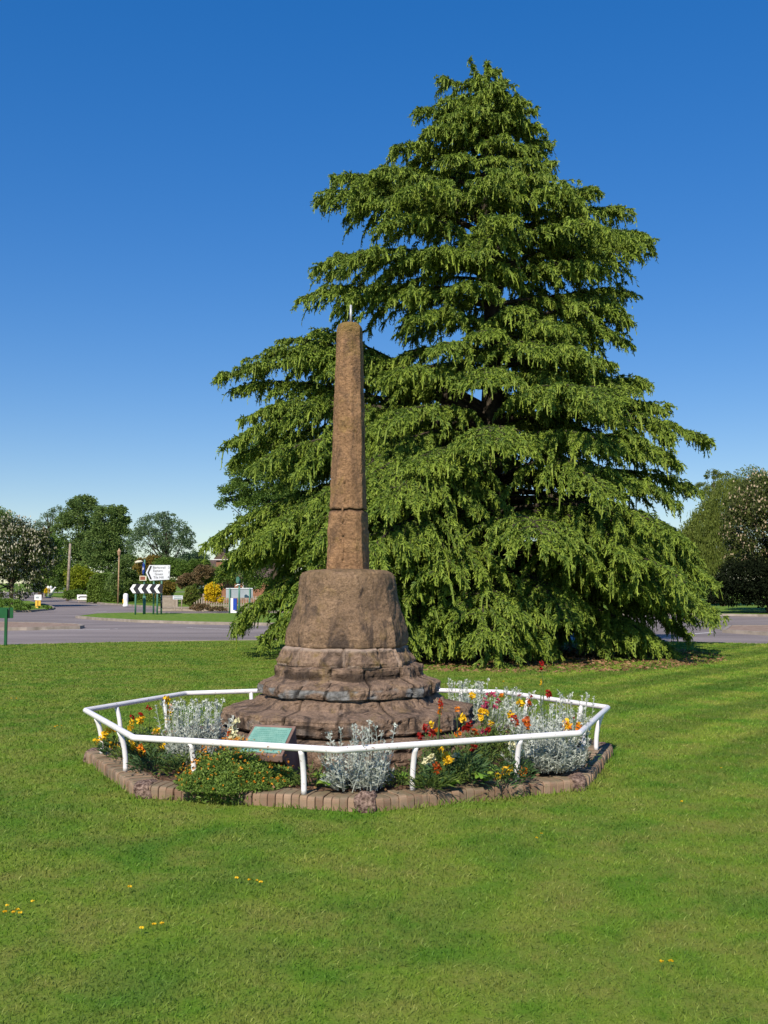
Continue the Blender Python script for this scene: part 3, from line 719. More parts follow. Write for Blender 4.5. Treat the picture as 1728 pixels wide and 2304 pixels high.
# ---------------------------------------------------------------- bed plants
def silver_bush(base, rad, hgt, nst, label, lean=(0, 0), tall=.15):
    root = empty('silver_ragwort', base, label, 'silver shrub', 'silver-leaved shrubs in the flower bed')
    st = NB(); lf = NB(); base = np.array(base)
    an = rng.random(nst)*2*pi; rr = rad*np.sqrt(rng.random(nst)); h = hgt*(.30+.70*rng.random(nst))*(1-.30*(rr/rad)**2)
    tl_ = rng.random(nst) < tall; h[tl_] = hgt*(.95+.15*rng.random(tl_.sum()))
    T = base + np.stack([np.cos(an)*rr+lean[0], np.sin(an)*rr+lean[1], h], 1); B = base + np.stack([np.cos(an)*rr*.75, np.sin(an)*rr*.75, np.zeros(nst)], 1)
    k = 6; tt = np.linspace(0, 1, k)[None, :, None]
    T[:, :2] += rng.normal(size=(nst, 2))*.055; mid = B*.5+T*.5 + np.stack([np.cos(an)*rr*.12, np.sin(an)*rr*.12, -h*.05], 1) + rng.normal(size=(nst, 3))*[.03, .03, 0]
    P = (1-tt)**2*B[:, None] + 2*tt*(1-tt)*mid[:, None] + tt**2*T[:, None]
    V, F = tubes(P, np.tile(np.linspace(.0035, .0016, k), (nst, 1)), 4); st.add(V, F, .55)
    # lobed leaves up the stems
    for rep in range(25):
        u = (.10 + .90*(rep+rng.random(nst))/25)[:, None]
        C = (1-u)**2*B + 2*u*(1-u)*mid + u**2*T; aa = rng.random(nst)*2*pi
        up = .35+.5*u[:, 0] + (rep > 21)*.8
        d = np.stack([np.cos(aa), np.sin(aa), up*.8], 1); d /= np.linalg.norm(d, axis=1, keepdims=True)
        L = (.046 - .018*u[:, 0])*(.7+.6*rng.random(nst)); sd = np.cross(d, np.array([0, 0, 1.])+unit(nst)*.4); sd /= np.linalg.norm(sd, axis=1, keepdims=True)+1e-9
        P2 = C[:, None] + d[:, None]*(np.array([0, .4, .75, 1.])[None, :, None]*L[:, None, None]); P2[:, 3, 2] -= L*.12
        V, F = strips(P2, np.outer(L, [.035, .06, .10, .05]), sd); r0 = rng.random(nst); lf.add(V, F, np.repeat(r0, 8))
        for s_ in (-1, 1):
            for f_ in (.38, .62, .85):
                C2 = C + d*(L*f_)[:, None]; d2 = d*.75 + sd*s_*.75; l2 = L*.36
                P3 = C2[:, None] + d2[:, None]*(np.array([0, .6, 1.])[None, :, None]*l2[:, None, None]); V, F = strips(P3, np.outer(l2, [.09, .16, .06]), np.cross(d2, np.cross(d, sd))); lf.add(V, F, np.repeat(r0, 6))
    # bud clusters on the tallest stems
    idx = np.where(tl_)[0]
    if len(idx):
        C = np.repeat(T[idx], 9, 0) + unit(len(idx)*9)*.013; V, F = leafquads(C, .016, .006); lf.add(V, F, np.repeat(rng.random(len(C)), 6))
    st.build('stem', M['silver'], root); lf.build('foliage', M['silver'], root); return root
silver_bush(GP(446, 1712, .12), .30, .46, 150, 'big silver ragwort bush left of the plaque, behind the spreading orange flowers', (0, 0), .25)
silver_bush(GP(808, 1772, .11), .25, .42, 80, 'silver ragwort in front of the steps at the nearest corner of the rail', (-.02, .0), .2)
silver_bush(GP(1232, 1730, .12), .29, .38, 170, 'largest silver ragwort bush, behind the right corner of the near rail', (.0, 0), .12)
silver_bush(GP(1205, 1690, .13), .24, .40, 90, 'silver ragwort between the biggest silver bush and the red wallflowers', (0, 0), .15)
silver_bush(GP(1060, 1640, .13), .22, .44, 90, 'silver ragwort just right of the steps, in front of the back rail', (0, 0), .3)
silver_bush(GP(1150, 1640, .13), .18, .36, 32, 'sparse silver ragwort behind the pink flowers', (0, 0), .4)
silver_bush(GP(1285, 1672, .12), .17, .42, 50, 'silver ragwort nearest the right end of the railing', (.0, 0), .3)

def petals(nb, C, size, n, m, spread=1.0):
    C = np.asarray(C); m_ = len(C); Q = np.repeat(C, n, 0) + unit(m_*n)*size*.45*spread
    d = unit(m_*n); d[:, 1] -= .5; d[:, 2] += .3; d /= np.linalg.norm(d, axis=1, keepdims=True)
    s = size*(.35+.25*rng.random(m_*n)); sd = unit(m_*n); P = Q[:, None] + d[:, None]*(np.array([-.5, .2, .6])[None, :, None]*s[:, None, None])
    V, F = strips(P, np.outer(s, [.25, .5, .3]), sd); nb.add(V, F, np.repeat(rng.random(m_*n), 6), m=m)
def wallflower(heads, basepx, Y, cols, label, leafm='leafdark', leaf_r=.11, nleaf=170, hs=.050, name='wallflower', cat='flower', leafh=.16, leafl=.055, leafw=.0055, grp='bedding flowers in the bed'):
    """heads: photo pixels of the flower heads; Y depth in metres"""
    if basepx > 1130 and Y > 8.7: Y -= .45
    bx = WP(basepx, 1700, Y).x; base = Vector((bx, Y, .115)); root = empty(name, base, label, cat, grp)
    hp = [WP(x, y, Y + random.uniform(-.04, .04)) for x, y in heads]
    st = NB()
    P = []
    for h in hp:
        b0 = base + Vector((random.uniform(-.04, .04) + (h.x-base.x)*.45, random.uniform(-.03, .03), 0)); md = b0.lerp(h, .55) + Vector((random.uniform(-.015, .015), 0, 0))
        P.append([b0.lerp(md, u)*(1-u) + md.lerp(h, u)*u for u in np.linspace(0, 1, 6)])
    if P:
        P = np.array([[tuple(q) for q in r_] for r_ in P]); V, F = tubes(P, np.tile(np.linspace(.0035, .002, 6), (len(P), 1)), 4); st.add(V, F, .5)
        # stem leaves
        k = 14; u = rng.integers(0, 5, (len(P), k)); C = P[np.arange(len(P))[:, None], u].reshape(-1, 3); d = unit(len(C)); d[:, 2] = np.abs(d[:, 2])+.3; d /= np.linalg.norm(d, axis=1, keepdims=True)
        V, F = leafquads(C, .035, .0035, d); st.add(V, F, np.repeat(rng.random(len(C)), 6))
        st.build('stem', M['stem'], root)
    if nleaf:
        lf = NB(); an = rng.random(nleaf)*2*pi; rr = leaf_r*np.sqrt(rng.random(nleaf)); C = np.array(base) + np.stack([np.cos(an)*rr, np.sin(an)*rr, leafh*rng.random(nleaf)*(1-.5*(rr/leaf_r)**2)], 1)
        d = np.stack([np.cos(an)*.8, np.sin(an)*.8, .3+.8*rng.random(nleaf)], 1) + unit(nleaf)*.3; d /= np.linalg.norm(d, axis=1, keepdims=True); L = leafl*(.6+.7*rng.random(nleaf))
        V, F = leafquads(C, L, leafw*(.7+.6*rng.random(nleaf)), d); lf.add(V, F, np.repeat(rng.random(nleaf), 6)); lf.build('foliage', M[leafm], root)
    for i, h in enumerate(hp):
        nb = NB(); cs = cols[i % len(cols)]; cs = cs if isinstance(cs, tuple) else (cs,)
        for j, c_ in enumerate(cs): petals(nb, [tuple(h + Vector((0, 0, -.018*j)))], hs*random.uniform(.8, 1.2), 16, j)
        nb.build('flower_head', [M[c_] for c_ in cs], root)
    return root
# left group
wallflower([(216, 1668), (231, 1657), (240, 1668)], 243, 9.45, ['yellowfl'], 'low yellow wallflower hard against the leftmost rail post', leaf_r=.07, nleaf=60)
wallflower([(239, 1645), (254, 1640), (252, 1676), (259, 1680)], 262, 9.35, ['yellowfl'], 'yellow wallflower right of the leftmost rail post, dark leaves at its foot', nleaf=260, leaf_r=.14)
wallflower([(293, 1636), (297, 1625), (297, 1615)], 300, 9.6, ['yellowfl', 'yellowfl', 'red'], 'wallflower with one red head above two yellow ones near the left corner')
wallflower([(312, 1621), (319, 1619), (316, 1611)], 318, 9.75, ['yellowfl', 'yellowfl', 'red'], 'small wallflower, red over yellow, just right of its taller red and yellow twin')
wallflower([(335, 1593)], 333, 9.9, ['red'], 'single dark red flower standing alone left of the big silver bush', nleaf=60)
wallflower([(374, 1570), (377, 1578), (386, 1591), (383, 1603), (378, 1622)], 384, 9.9, ['yellowfl', 'yellowfl', ('orange', 'yellowfl')], 'tall yellow wallflower spike beside the back left rail post', nleaf=120)
wallflower([(355, 1641), (350, 1646)], 358, 9.4, ['yellowfl'], 'yellow flower with pale leaves in front of the back left rail post', 'leafmid')
wallflower([(296, 1669), (302, 1678), (298, 1683)], 310, 8.95, ['yellowfl'], 'yellow wallflower under the near left bend of the rail', nleaf=140)
wallflower([(317, 1682), (318, 1690)], 330, 8.85, [('orange', 'yellowfl')], 'orange and yellow wallflower just under the near rail at the left', nleaf=140)
wallflower([(367, 1677)], 372, 8.9, ['yellowfl'], 'single yellow flower under the near rail, left of the spotted post', 'leafmid', nleaf=200, leaf_r=.16)
wallflower([(532, 1622), (526, 1632), (523, 1643), (528, 1650), (524, 1660)], 528, 8.75, ['creamfl'], 'cream flower spike standing left of the green plaque', 'leafmid', nleaf=40)
wallflower([(538, 1659), (543, 1662)], 540, 8.6, ['creamfl'], 'small cream flowers against the left edge of the plaque', 'leafmid', nleaf=40)
wallflower([(520, 1640), (518, 1652)], 512, 8.8, ['rust'], 'rust red flowers between the silver bush and cream flowers', nleaf=40)
wallflower([], 350, 8.60, [], 'dark leafy plant without flowers in the left front of the bed', nleaf=420, leaf_r=.21, leafh=.12, name='dark_leafy_plant', cat='plant')
wallflower([], 420, 8.50, [], 'green leafy plant beside the orange flower mat, close to the big silver bush', 'leafmid', nleaf=420, leaf_r=.20, leafh=.15, name='leafy_plant', cat='plant')
wallflower([], 300, 9.1, [], 'pale green leafy plant behind the left corner stone', 'leafmid', nleaf=260, leaf_r=.18, leafh=.13, name='leafy_plant', cat='plant')
# right group
wallflower([(944, 1656), (958, 1637), (964, 1643), (972, 1651)], 955, 8.35, ['red'], 'dark red wallflower with four heads right of the lowest stone step', nleaf=130)
wallflower([(1048, 1639), (1054, 1634), (1059, 1628)], 1050, 8.5, ['red'], 'bright red wallflower in the middle of the right side of the bed', nleaf=120)
wallflower([(1090, 1646), (1068, 1648), (1097, 1642)], 1084, 8.6, ['magenta', 'rust', 'red'], 'dull crimson wallflower left of the largest silver bushes', nleaf=120)
wallflower([(990, 1577), (992, 1586)], 985, 8.55, [('red', 'orange')], 'tall orange red wallflower in front of the right end of the steps', nleaf=60, hs=.032)
wallflower([(990, 1603), (970, 1630), (985, 1643)], 992, 8.6, ['orange', 'yellowfl'], 'yellow orange flowers on thin stems against the lower step', 'leafmid', nleaf=100)
wallflower([(1028, 1596), (1040, 1615), (1029, 1649)], 1030, 8.7, ['orange', 'yellowfl'], 'orange flowers over the grey patched end of the lower step', 'leafmid', nleaf=120)
wallflower([(1082, 1603), (1093, 1603), (1086, 1599), (1083, 1617), (1104, 1627)], 1090, 9.1, ['yellowfl'], 'cluster of yellow flowers right of the lower step', 'leafmid', nleaf=320, leaf_r=.17, leafh=.3)
wallflower([(1062, 1566), (1130, 1566)], 1098, 9.9, ['yellowfl', 'orange'], 'two small yellow flowers among the back silver bush', 'leafmid', nleaf=60)
wallflower([(1100, 1562), (1110, 1563), (1090, 1575), (1096, 1585), (1114, 1590), (1122, 1578), (1088, 1590)], 1105, 9.5, ['magenta'], 'pink crimson stock flowers on upright stems right of the steps', 'leafmid', nleaf=200, leafh=.3, hs=.045)
wallflower([(1165, 1580), (1173, 1582)], 1168, 9.7, ['yellowfl'], 'yellow flower in front of the back right rail post', 'leafmid', nleaf=80)
wallflower([(1148, 1606), (1150, 1611)], 1150, 9.2, ['yellowfl'], 'yellow flower left of the red and white trumpet flower', 'leafmid', nleaf=90)
wallflower([(1156, 1616), (1160, 1622)], 1160, 9.1, [('red', 'rust')], 'orange red flower in front of the silver bushes on the right', nleaf=60)
wallflower([(1185, 1622), (1187, 1629)], 1187, 9.0, [('rust', 'orange')], 'rust and orange flower among the silver leaves on the right', nleaf=60)
wallflower([(1168, 1564), (1195, 1566)], 1180, 10.3, ['red'], 'two small dark red flowers against the back right rail', nleaf=50, hs=.024)
wallflower([(1188, 1577), (1190, 1584)], 1188, 10.1, ['rust'], 'faded rust flower below the back right rail', nleaf=50)
wallflower([(1234, 1558), (1235, 1564)], 1235, 10.0, ['red'], 'dark red flower level with the back right rail', nleaf=50)
wallflower([(1218, 1532), (1217, 1540)], 1218, 9.9, ['yellowfl'], 'tall thin yellow flower rising above the back right rail', nleaf=40, hs=.024)
wallflower([(1218, 1492), (1219, 1501)], 1222, 9.9, ['red'], 'tallest flower, a red head high above the back rail before the cedar', nleaf=40, hs=.040)
wallflower([(1133, 1533)], 1133, 10.1, ['yellowfl'], 'tiny yellow bud on a tall stem above the back rail', nleaf=30, hs=.016)
wallflower([(1272, 1625), (1278, 1634), (1302, 1630)], 1275, 9.1, [('yellowfl', 'orange')], 'yellow orange flower deep in the right silver bush', nleaf=40)
wallflower([(1292, 1615)], 1292, 9.4, ['red'], 'single small red flower beside the right rail post', nleaf=30, hs=.022)
wallflower([(1322, 1645), (1318, 1623)], 1320, 9.15, ['creamfl'], 'pale yellow flower just below the right bend of the rail', nleaf=40, hs=.024)
# under the near rail on the right
wallflower([(992, 1687)], 990, 8.15, ['yellowfl'], 'single yellow flower just under the near rail, beside the right front post', nleaf=40, hs=.034)
wallflower([(1002, 1714), (1008, 1706), (1014, 1710), (1001, 1703)], 1008, 8.0, ['yellowfl'], 'bright yellow cluster under the near rail right of the front post', 'leafmid', nleaf=160, leafh=.12)
wallflower([(963, 1710), (966, 1715), (972, 1705), (1024, 1703), (958, 1718)], 975, 8.1, ['creamfl'], 'pale cream flowers beside the right front post under the rail', 'leafmid', nleaf=120, leafh=.14)
wallflower([(982, 1722), (983, 1732)], 982, 7.85, ['rust'], 'rust red wallflower low at the front of the bed', nleaf=160, leaf_r=.13)
wallflower([(1064, 1681)], 1055, 8.1, ['red'], 'dark leafed wallflower with one red head just under the rail', nleaf=420, leaf_r=.13, leafh=.20, leafl=.075, leafw=.007)
wallflower([(1142, 1732), (1146, 1729), (1138, 1736)], 1145, 8.05, ['yellowfl'], 'yellow flower at the foot of the right rail post', nleaf=160)
wallflower([(1120, 1746)], 1122, 7.9, ['yellowfl'], 'small low yellow flower near the brick edging', nleaf=90)
wallflower([(1151, 1674), (1162, 1690), (1172, 1696), (1173, 1692)], 1160, 8.35, ['creamfl'], 'cream flowers beside the right front rail post', 'leafmid', nleaf=90)
wallflower([(1175, 1736)], 1170, 8.15, ['orange'], 'small orange flower left of the foot of the right rail post', nleaf=160)
wallflower([], 965, 7.85, [], 'grassy tuft of long narrow leaves by the right front post', 'leafmid', nleaf=220, leaf_r=.12, leafh=.06, leafl=.12, leafw=.005, name='leafy_plant', cat='plant')
wallflower([], 1030, 8.6, [], 'upright green foliage behind the red flowers in the right of the bed', 'leafmid', nleaf=520, leaf_r=.28, leafh=.26, leafl=.06, name='leafy_plant', cat='plant')
wallflower([], 1120, 8.9, [], 'tall thin green foliage between the pink flowers and the near rail', 'leafmid', nleaf=520, leaf_r=.26, leafh=.30, leafl=.07, name='leafy_plant', cat='plant')
wallflower([], 1020, 8.15, [], 'low green foliage under the near rail right of the front post', 'leafmid', nleaf=360, leaf_r=.22, leafh=.13, name='leafy_plant', cat='plant')
wallflower([(735, 1700)], 700, 7.95, ['creamfl'], 'green plant with pale tops behind the front rail post', 'leafmid', nleaf=200, leaf_r=.14, leafh=.14)
wallflower([], 905, 8.0, [], 'low green plant right of the front silver ragwort', 'leafmid', nleaf=240, leaf_r=.16, leafh=.12, name='leafy_plant', cat='plant')
def broad(px, Y, n, label, L=.11, Wd=.04):
    bx = WP(px, 1700, Y).x; base = Vector((bx, Y, .12)); root = empty('broad_leaved_plant', base, label, 'plant', 'broad-leaved plants in the bed')
    for i in range(n):
        an = 2*pi*i/n + random.uniform(-.4, .4); d = Vector((cos(an), sin(an), 0)); k = 7; nb = NB(); l = L*random.uniform(.7, 1.15)
        P = np.array([[tuple(base + d*l*u + Vector((0, 0, .01 + .05*sin(u*2.4)*l/.1))) for u in np.linspace(.05, 1, k)]])
        w_ = np.array([[Wd*q for q in (.15, .55, .9, 1, .9, .55, .1)]]); s_ = np.array([[-d.y, d.x, random.uniform(-.3, .3)]])
        V, F = strips(P, w_, s_); nb.add(V, F, random.random()); nb.build('leaf', M['leafbright'], root, True)
broad(1093, 8.0, 7, 'large bright green leaves low at the front right of the bed', .13, .045)
broad(1122, 8.35, 6, 'bright green leaves under the near rail on the right', .10, .04)
broad(905, 8.05, 6, 'bright green leaves right of the front silver ragwort', .10, .035)
broad(722, 8.05, 6, 'bright leaves just right of the middle front rail post', .09, .035)
broad(738, 7.8, 5, 'yellowing leaves at the front edge right of the middle post', .08, .03)
broad(1015, 7.85, 6, 'yellow green leaves just above the front brick edging', .08, .03)
broad(320, 9.5, 6, 'yellow green leaves among the left wallflowers', .10, .035)
# orange mat plant spilling over the bricks
base = GP(522, 1768, .10); mat_ = empty('spreading_orange_plant', base, 'wide mat of tiny orange flowers spilling over the brick edging left of the plaque', 'plant')
lf = NB(); n = 15000; an = rng.random(n)*2*pi; rr = np.sqrt(rng.random(n)); ax = .43; ay = .30
X = np.cos(an)*rr; Yv = np.sin(an)*rr; wob = 1 + .15*np.sin(an*3+1)+.1*np.sin(an*7)
hz = .29*(1-rr**2.6)*(.75+.25*np.sin(X*9)*np.sin(Yv*8+1))
C = np.array(base) + np.stack([X*ax*wob, Yv*ay*wob + .02, hz*(.35+.65*rng.random(n))], 1)
spill = rng.random(n) < .24; C[spill] = np.array(GP(515, 1806, .0)) + np.stack([rng.normal(size=spill.sum())*.12, rng.normal(size=spill.sum())*.06+.03, np.abs(rng.normal(size=spill.sum()))*.07+.01], 1)
keep = C[:, 2] > .0; C = C[keep]; n = len(C)
d = unit(n); d[:, 2] = np.abs(d[:, 2])+.2; d /= np.linalg.norm(d, axis=1, keepdims=True)
V, F = leafquads(C, .024+.018*rng.random(n), .0055, d); lf.add(V, F, np.repeat(rng.random(n), 6)); lf.build('foliage', M['matleaf'], mat_)
nf = 300; an = rng.random(nf)*2*pi; rr = np.sqrt(rng.random(nf)); wob = 1+.15*np.sin(an*3+1)+.1*np.sin(an*7)
C = np.array(base) + np.stack([np.cos(an)*rr*ax*wob, np.sin(an)*rr*ay*wob+.02, .30*(1-rr**2.6)+.03+.02*rng.random(nf)], 1)
fl = NB(); petals(fl, C, .016, 6, 0); ofl = fl.build('flower_heads', M['orange2'], mat_); ofl['kind'] = 'stuff'

# buttercups in the lawn
def buttercups(pts, label):
    c0 = GP(*pts[0]); root = empty('buttercup_cluster', c0, label, 'buttercups', 'buttercups in the lawn')
    for (x, y) in pts:
        b0 = GP(x + random.uniform(-2, 2), y+6); h = Vector((b0.x, b0.y, .035)); nb = NB()
        V, F = tubes(np.array([[tuple(b0), tuple((b0+h)/2), tuple(h)]]), np.array([[.001, .001, .001]]), 4); nb.add(V, F, .5, m=1)
        for k in range(5):
            a_ = k*2*pi/5 + random.random(); d_ = np.array([[cos(a_), sin(a_), .35]]); V, F = leafquads(np.array([tuple(h)]), .012, .0065, d_); nb.add(V, F, random.random(), m=0)
        nb.build('buttercup', [M['yellowfl'], M['stem']], root)
buttercups([(74, 2038)], 'single buttercup in the near lawn just above the left cluster')
buttercups([(17, 2048), (10, 2062), (40, 2057), (44, 2064), (30, 2063)], 'five buttercups at the left edge of the near lawn')
buttercups([(291, 2004)], 'single buttercup left of centre, below the left end of the brick edging')
buttercups([(534, 1984), (562, 1989), (577, 1990), (587, 1994)], 'four buttercups in a row on the lawn below the front of the bed')
buttercups([(318, 2099), (346, 2091), (365, 2089)], 'three buttercups lowest in the left part of the lawn')
buttercups([(1220, 1882), (1208, 1892)], 'two buttercups on the lawn right of the nearest corner stone')
buttercups([(1491, 2177), (1511, 2176)], 'two buttercups in the bottom right of the lawn')
buttercups([(1622, 1731)], 'single orange yellow buttercup far right, level with the bed')
buttercups([(1532, 1808)], 'single faded buttercup right of the bed in the striped lawn')
buttercups([(130, 1634), (137, 1634), (124, 1636)], 'three tiny buttercups left of the railing')
buttercups([(25, 1571), (35, 1571)], 'two tiny buttercups at the far left of the lawn')

# ---------------------------------------------------------------- the cedar
YC = 24.0; K = 1728/1659
TX0 = WP(1070*K, 1400, YC).x; TX1 = WP(1050*K, 141, YC).x; TZ = WP(1050*K, 141, YC).z
prof_px = [(137, 1040, 1066), (165, 1000, 1092), (195, 950, 1095), (245, 905, 1160), (300, 880, 1190), (330, 850, 1180), (390, 815, 1205), (425, 720, 1290), (470, 700, 1340), (540, 665, 1405), (600, 655, 1340), (670, 675, 1360),
           (740, 760, 1365), (790, 700, 1330), (830, 600, 1395), (900, 560, 1440), (960, 540, 1515), (1030, 580, 1490), (1100, 560, 1490), (1160, 480, 1530), (1220, 475, 1535), (1280, 500, 1550), (1330, 500, 1550), (1390, 560, 1440), (1440, 610, 1380)]
PZ = [WP(0, y*K, YC).z for y, _, _ in prof_px][::-1]
PL = [TX0*0 + (WP(1058*K, 1330, YC).x - WP(l*K, 1330, YC).x) for _, l, _ in prof_px][::-1]
PR = [(WP(r_*K, 1330, YC).x - WP(1058*K, 1330, YC).x) for _, _, r_ in prof_px][::-1]
def sil(z, az):
    l = np.interp(z, PZ, PL); r_ = np.interp(z, PZ, PR); c2 = cos(az)**2
    return (r_ if cos(az) > 0 else l)*c2 + (l+r_)/2*(1-c2)
def trunkx(z): return TX0 + (TX1-TX0)*z/TZ
cedar = empty('cedar_tree', (TX0, YC, 0), 'huge conical deodar cedar with drooping light green branch tips behind the stone cross', 'tree')
wood = NB(); foli = NB()
zz = np.linspace(-.05, TZ-.15, 24); P = np.array([[(trunkx(z)+.06*sin(z*1.1), YC+.05*cos(z*.8), z) for z in zz]])
V, F = tubes(P, (.34*(1-zz/TZ)**.8+.012)[None], 12); wood.add(V, F, .5)
TW = []      # (origin, direction, length)
def spray(p0, p1, arch, width=None, dens_=1.0, bare=.18, sag=1.35, droop=.22):
    """one limb: p0 on the trunk, p1 tip, arch height; flat fans of side shoots with hanging twigs"""
    p0 = np.array(p0); p1 = np.array(p1); L = np.linalg.norm(p1-p0)
    k = 14; t_ = np.linspace(0, 1, k)
    d_ = p1-p0; wig = rng.normal(size=3)*.03*L
    def at(u):
        u = np.asarray(u)[..., None]; return p0 + d_*u + np.array([0, 0, 1.])*(arch*4*u*(1-u)*(.6+.4*u)*1.0) + wig*np.sin(u*pi*1.5)*u - np.array([0, 0, 1.])*(droop*np.clip(u-.8, 0, 1)**2*L*.9*2.5)
    P = at(t_)[None]; V, F = tubes(P, ((.012 + .016*L)*(1-t_*.88))[None], 6); wood.add(V, F, .5)
    h = d_/L; side = np.cross(h, [0, 0, 1.]); side /= np.linalg.norm(side)+1e-9
    wmax = width or min(1.75, .24*L+.40)
    ns = max(5, int(L*(1-bare)/.088*dens_))
    u = np.sort(bare + (1-bare)*rng.random(ns)**.85); sg = np.where(np.arange(ns) % 2 == 0, 1, -1)
    prof_ = np.minimum(1, (u-bare+.1)/.35)*(1-.80*np.clip((u-.45)/.55, 0, 1)**1.3)
    sl = wmax*prof_*(.65+.5*rng.random(ns))
    an = R(46)+rng.normal(size=ns)*.22
    sd = h*np.cos(an)[:, None] + side*(np.sin(an)*sg)[:, None]; sd[:, 2] += rng.normal(size=ns)*.10+.05
    S0 = at(u); kk = 5; tt = np.linspace(0, 1, kk)
    SP = S0[:, None] + sd[:, None]*(tt[None, :, None]*sl[:, None, None]); SP[:, :, 2] -= (sl[:, None]*sag*.34)*tt[None]**2.0
    V, F = tubes(SP, np.outer(.005+.008*sl, 1-tt*.8), 4); wood.add(V, F, .5)
    # add the limb tip itself as a shoot
    for s_i in range(ns):
        l = sl[s_i]; m_ = max(4, int(l/.044*dens_)); v = rng.random(m_)**.8*1.02
        q = S0[s_i] + sd[s_i]*(v[:, None]*l); q[:, 2] -= l*sag*.34*v**2
        TW.append((q, sd[s_i], m_, v))
    m_ = int(L/.03*dens_); u2 = bare + (1-bare)*rng.random(m_)**.7; q = at(u2); TW.append((q, h, m_, u2))
tz = np.array
def x0_(z): return trunkx(z)
def limb(z0, az, rise, fac=1.0, **kw):
    """generic limb from trunk height z0 in direction az, tip height z0+rise*L"""
    L0 = sil(z0, az); ztip = z0 + rise*L0; L = sil(max(.3, ztip), az)*fac
    ztip = max(.30, z0 + rise*L)
    if .95 < ztip < 1.85 and 864+2400*(x0_(z0)+cos(az)*L)/(YC+sin(az)*L) < 610: return
    x0 = trunkx(z0); p1 = (x0 + cos(az)*L, YC + sin(az)*L, ztip)
    spray((x0, YC, z0), p1, arch=.125*L*kw.pop('arch', 1), **kw)
# filler whorls
z = .75; i = 0
while z < TZ-1.0:
    u = z/TZ; gap = .84*(1-u)+.46*u
    nb = 8 if z > 2.2 else 11; ph = i*1.1
    for k in range(nb):
        az = ph + 2*pi*k/nb + random.uniform(-.25, .25)
        if z > 7.0 and z < 9.0 and (cos(az) > .1 or sin(az) > .3) and random.random() < .35: continue
        rise = -.25 + .36*u + random.uniform(-.06, .06)
        if z < 1.7: rise = -.16 - .12*(1.7-z)
        fac = random.choice([.55, .72, .86, .95, 1.0]) * (.91 if abs(cos(az)) > .6 else .93)
        if 4.4 < z < 6.8 and cos(az) < -.45: fac *= .82
        limb(z + random.uniform(-.12, .12), az, rise, fac)
    z += gap; i += 1
# crown tip
for k in range(26):
    z0 = TZ - .25 - 1.7*(k/26)**.9; az = k*2.4; L = .16 + 1.0*(TZ-z0)*.52; x0 = trunkx(z0)
    spray((x0, YC, z0), (x0+cos(az)*L, YC+sin(az)*L, z0 + .16*L), .05, width=.2+.12*L, bare=.05)
spray((TX1, YC, TZ-.9), (TX1+.06, YC, TZ+.05), 0, width=.15, bare=.05, dens_=1.1); spray((TX1, YC, TZ-.8), (TX1-.35, YC-.1, TZ-.05), .02, width=.15, bare=.1)
# limbs that make the outline of this tree: (tip px, tip py (of the 1659-wide view), origin py, depth shift)
for (tx, ty, oy, dy) in [(692, 430, 520, -.6), (655, 590, 600, -.5), (665, 672, 640, -.8), (720, 408, 470, .3), (850, 325, 380, -.3), (815, 378, 430, .4), (905, 248, 300, -.2), (948, 185, 215, .1),
                         (1165, 240, 300, -.2), (1190, 315, 360, .2), (1200, 370, 400, -.3), (1300, 425, 520, -.4), (1350, 465, 540, .3), (1412, 545, 640, -.5), (1395, 520, 600, .4), (1370, 690, 720, -.6), (1355, 650, 690, .5), (1360, 745, 780, -.3),
                         (1330, 800, 840, -.8), (1400, 840, 930, .3), (1445, 900, 960, .9), (1525, 962, 950, -.4), (1480, 985, 1020, -.9), (1500, 1060, 1090, .4), (1535, 1215, 1150, .5), (1558, 1275, 1190, -.6), (1556, 1325, 1260, -1.0), (1500, 1345, 1280, .6), (1440, 1400, 1300, -1.2),
                         (497, 790, 960, .3), (545, 758, 950, 0.0), (610, 752, 940, .3), (672, 742, 930, .5), (505, 855, 980, .6), (530, 900, 990, -.2), (500, 950, 960, -.5), (505, 985, 1000, -.1), (560, 1010, 985, -1.5),
                         (458, 1155, 1080, -.6), (462, 1175, 1100, .6), (470, 1215, 1120, .3), (490, 1180, 1090, -1.3), (480, 1330, 1210, -1.2), (545, 1395, 1290, -1.6)]:
    tx += 3 if tx < 1060 else -9; oy -= 42 if ty > 700 else 10; p1 = WP(tx*K, ty*K, YC+dy); o = WP(0, oy*K, YC).z; x0 = trunkx(o); p1.z = max(.3, p1.z + .10); L = abs(p1.x-x0)
    spray((x0, YC, o), tuple(p1), max(.0, .10*L), width=min(1.5, .33*L+.30))
for k in range(56):       # the thick skirt of low limbs on the left and front left
    az = R(random.uniform(160, 245)); z0 = random.uniform(1.2, 5.2); rise = -.24 if z0 > 2.4 else -.18-.08*(2.4-z0)
    limb(z0, az, rise + random.uniform(-.05, .04), random.uniform(.75, 1.0))
for k in range(14):       # and of the right flank
    az = R(random.uniform(-60, 10)); z0 = random.uniform(1.0, 3.8); rise = -.24 if z0 > 2.4 else -.18-.08*(2.4-z0)
    limb(z0, az, rise + random.uniform(-.05, .04), random.uniform(.7, .93))
for z0, a_, f_ in [(6.9, 262, .62), (7.4, 285, .55), (7.9, 250, .60), (8.3, 275, .5), (8.9, 262, .62), (7.1, 300, .7), (8.6, 235, .7)]: limb(z0, R(a_), -.06, f_)
# hanging twigs
Q = np.concatenate([a[0] for a in TW]); DR = np.concatenate([np.tile(a[1], (a[2], 1)) for a in TW]); VV = np.concatenate([a[3] for a in TW])
n = len(Q); print('cedar twigs', n)
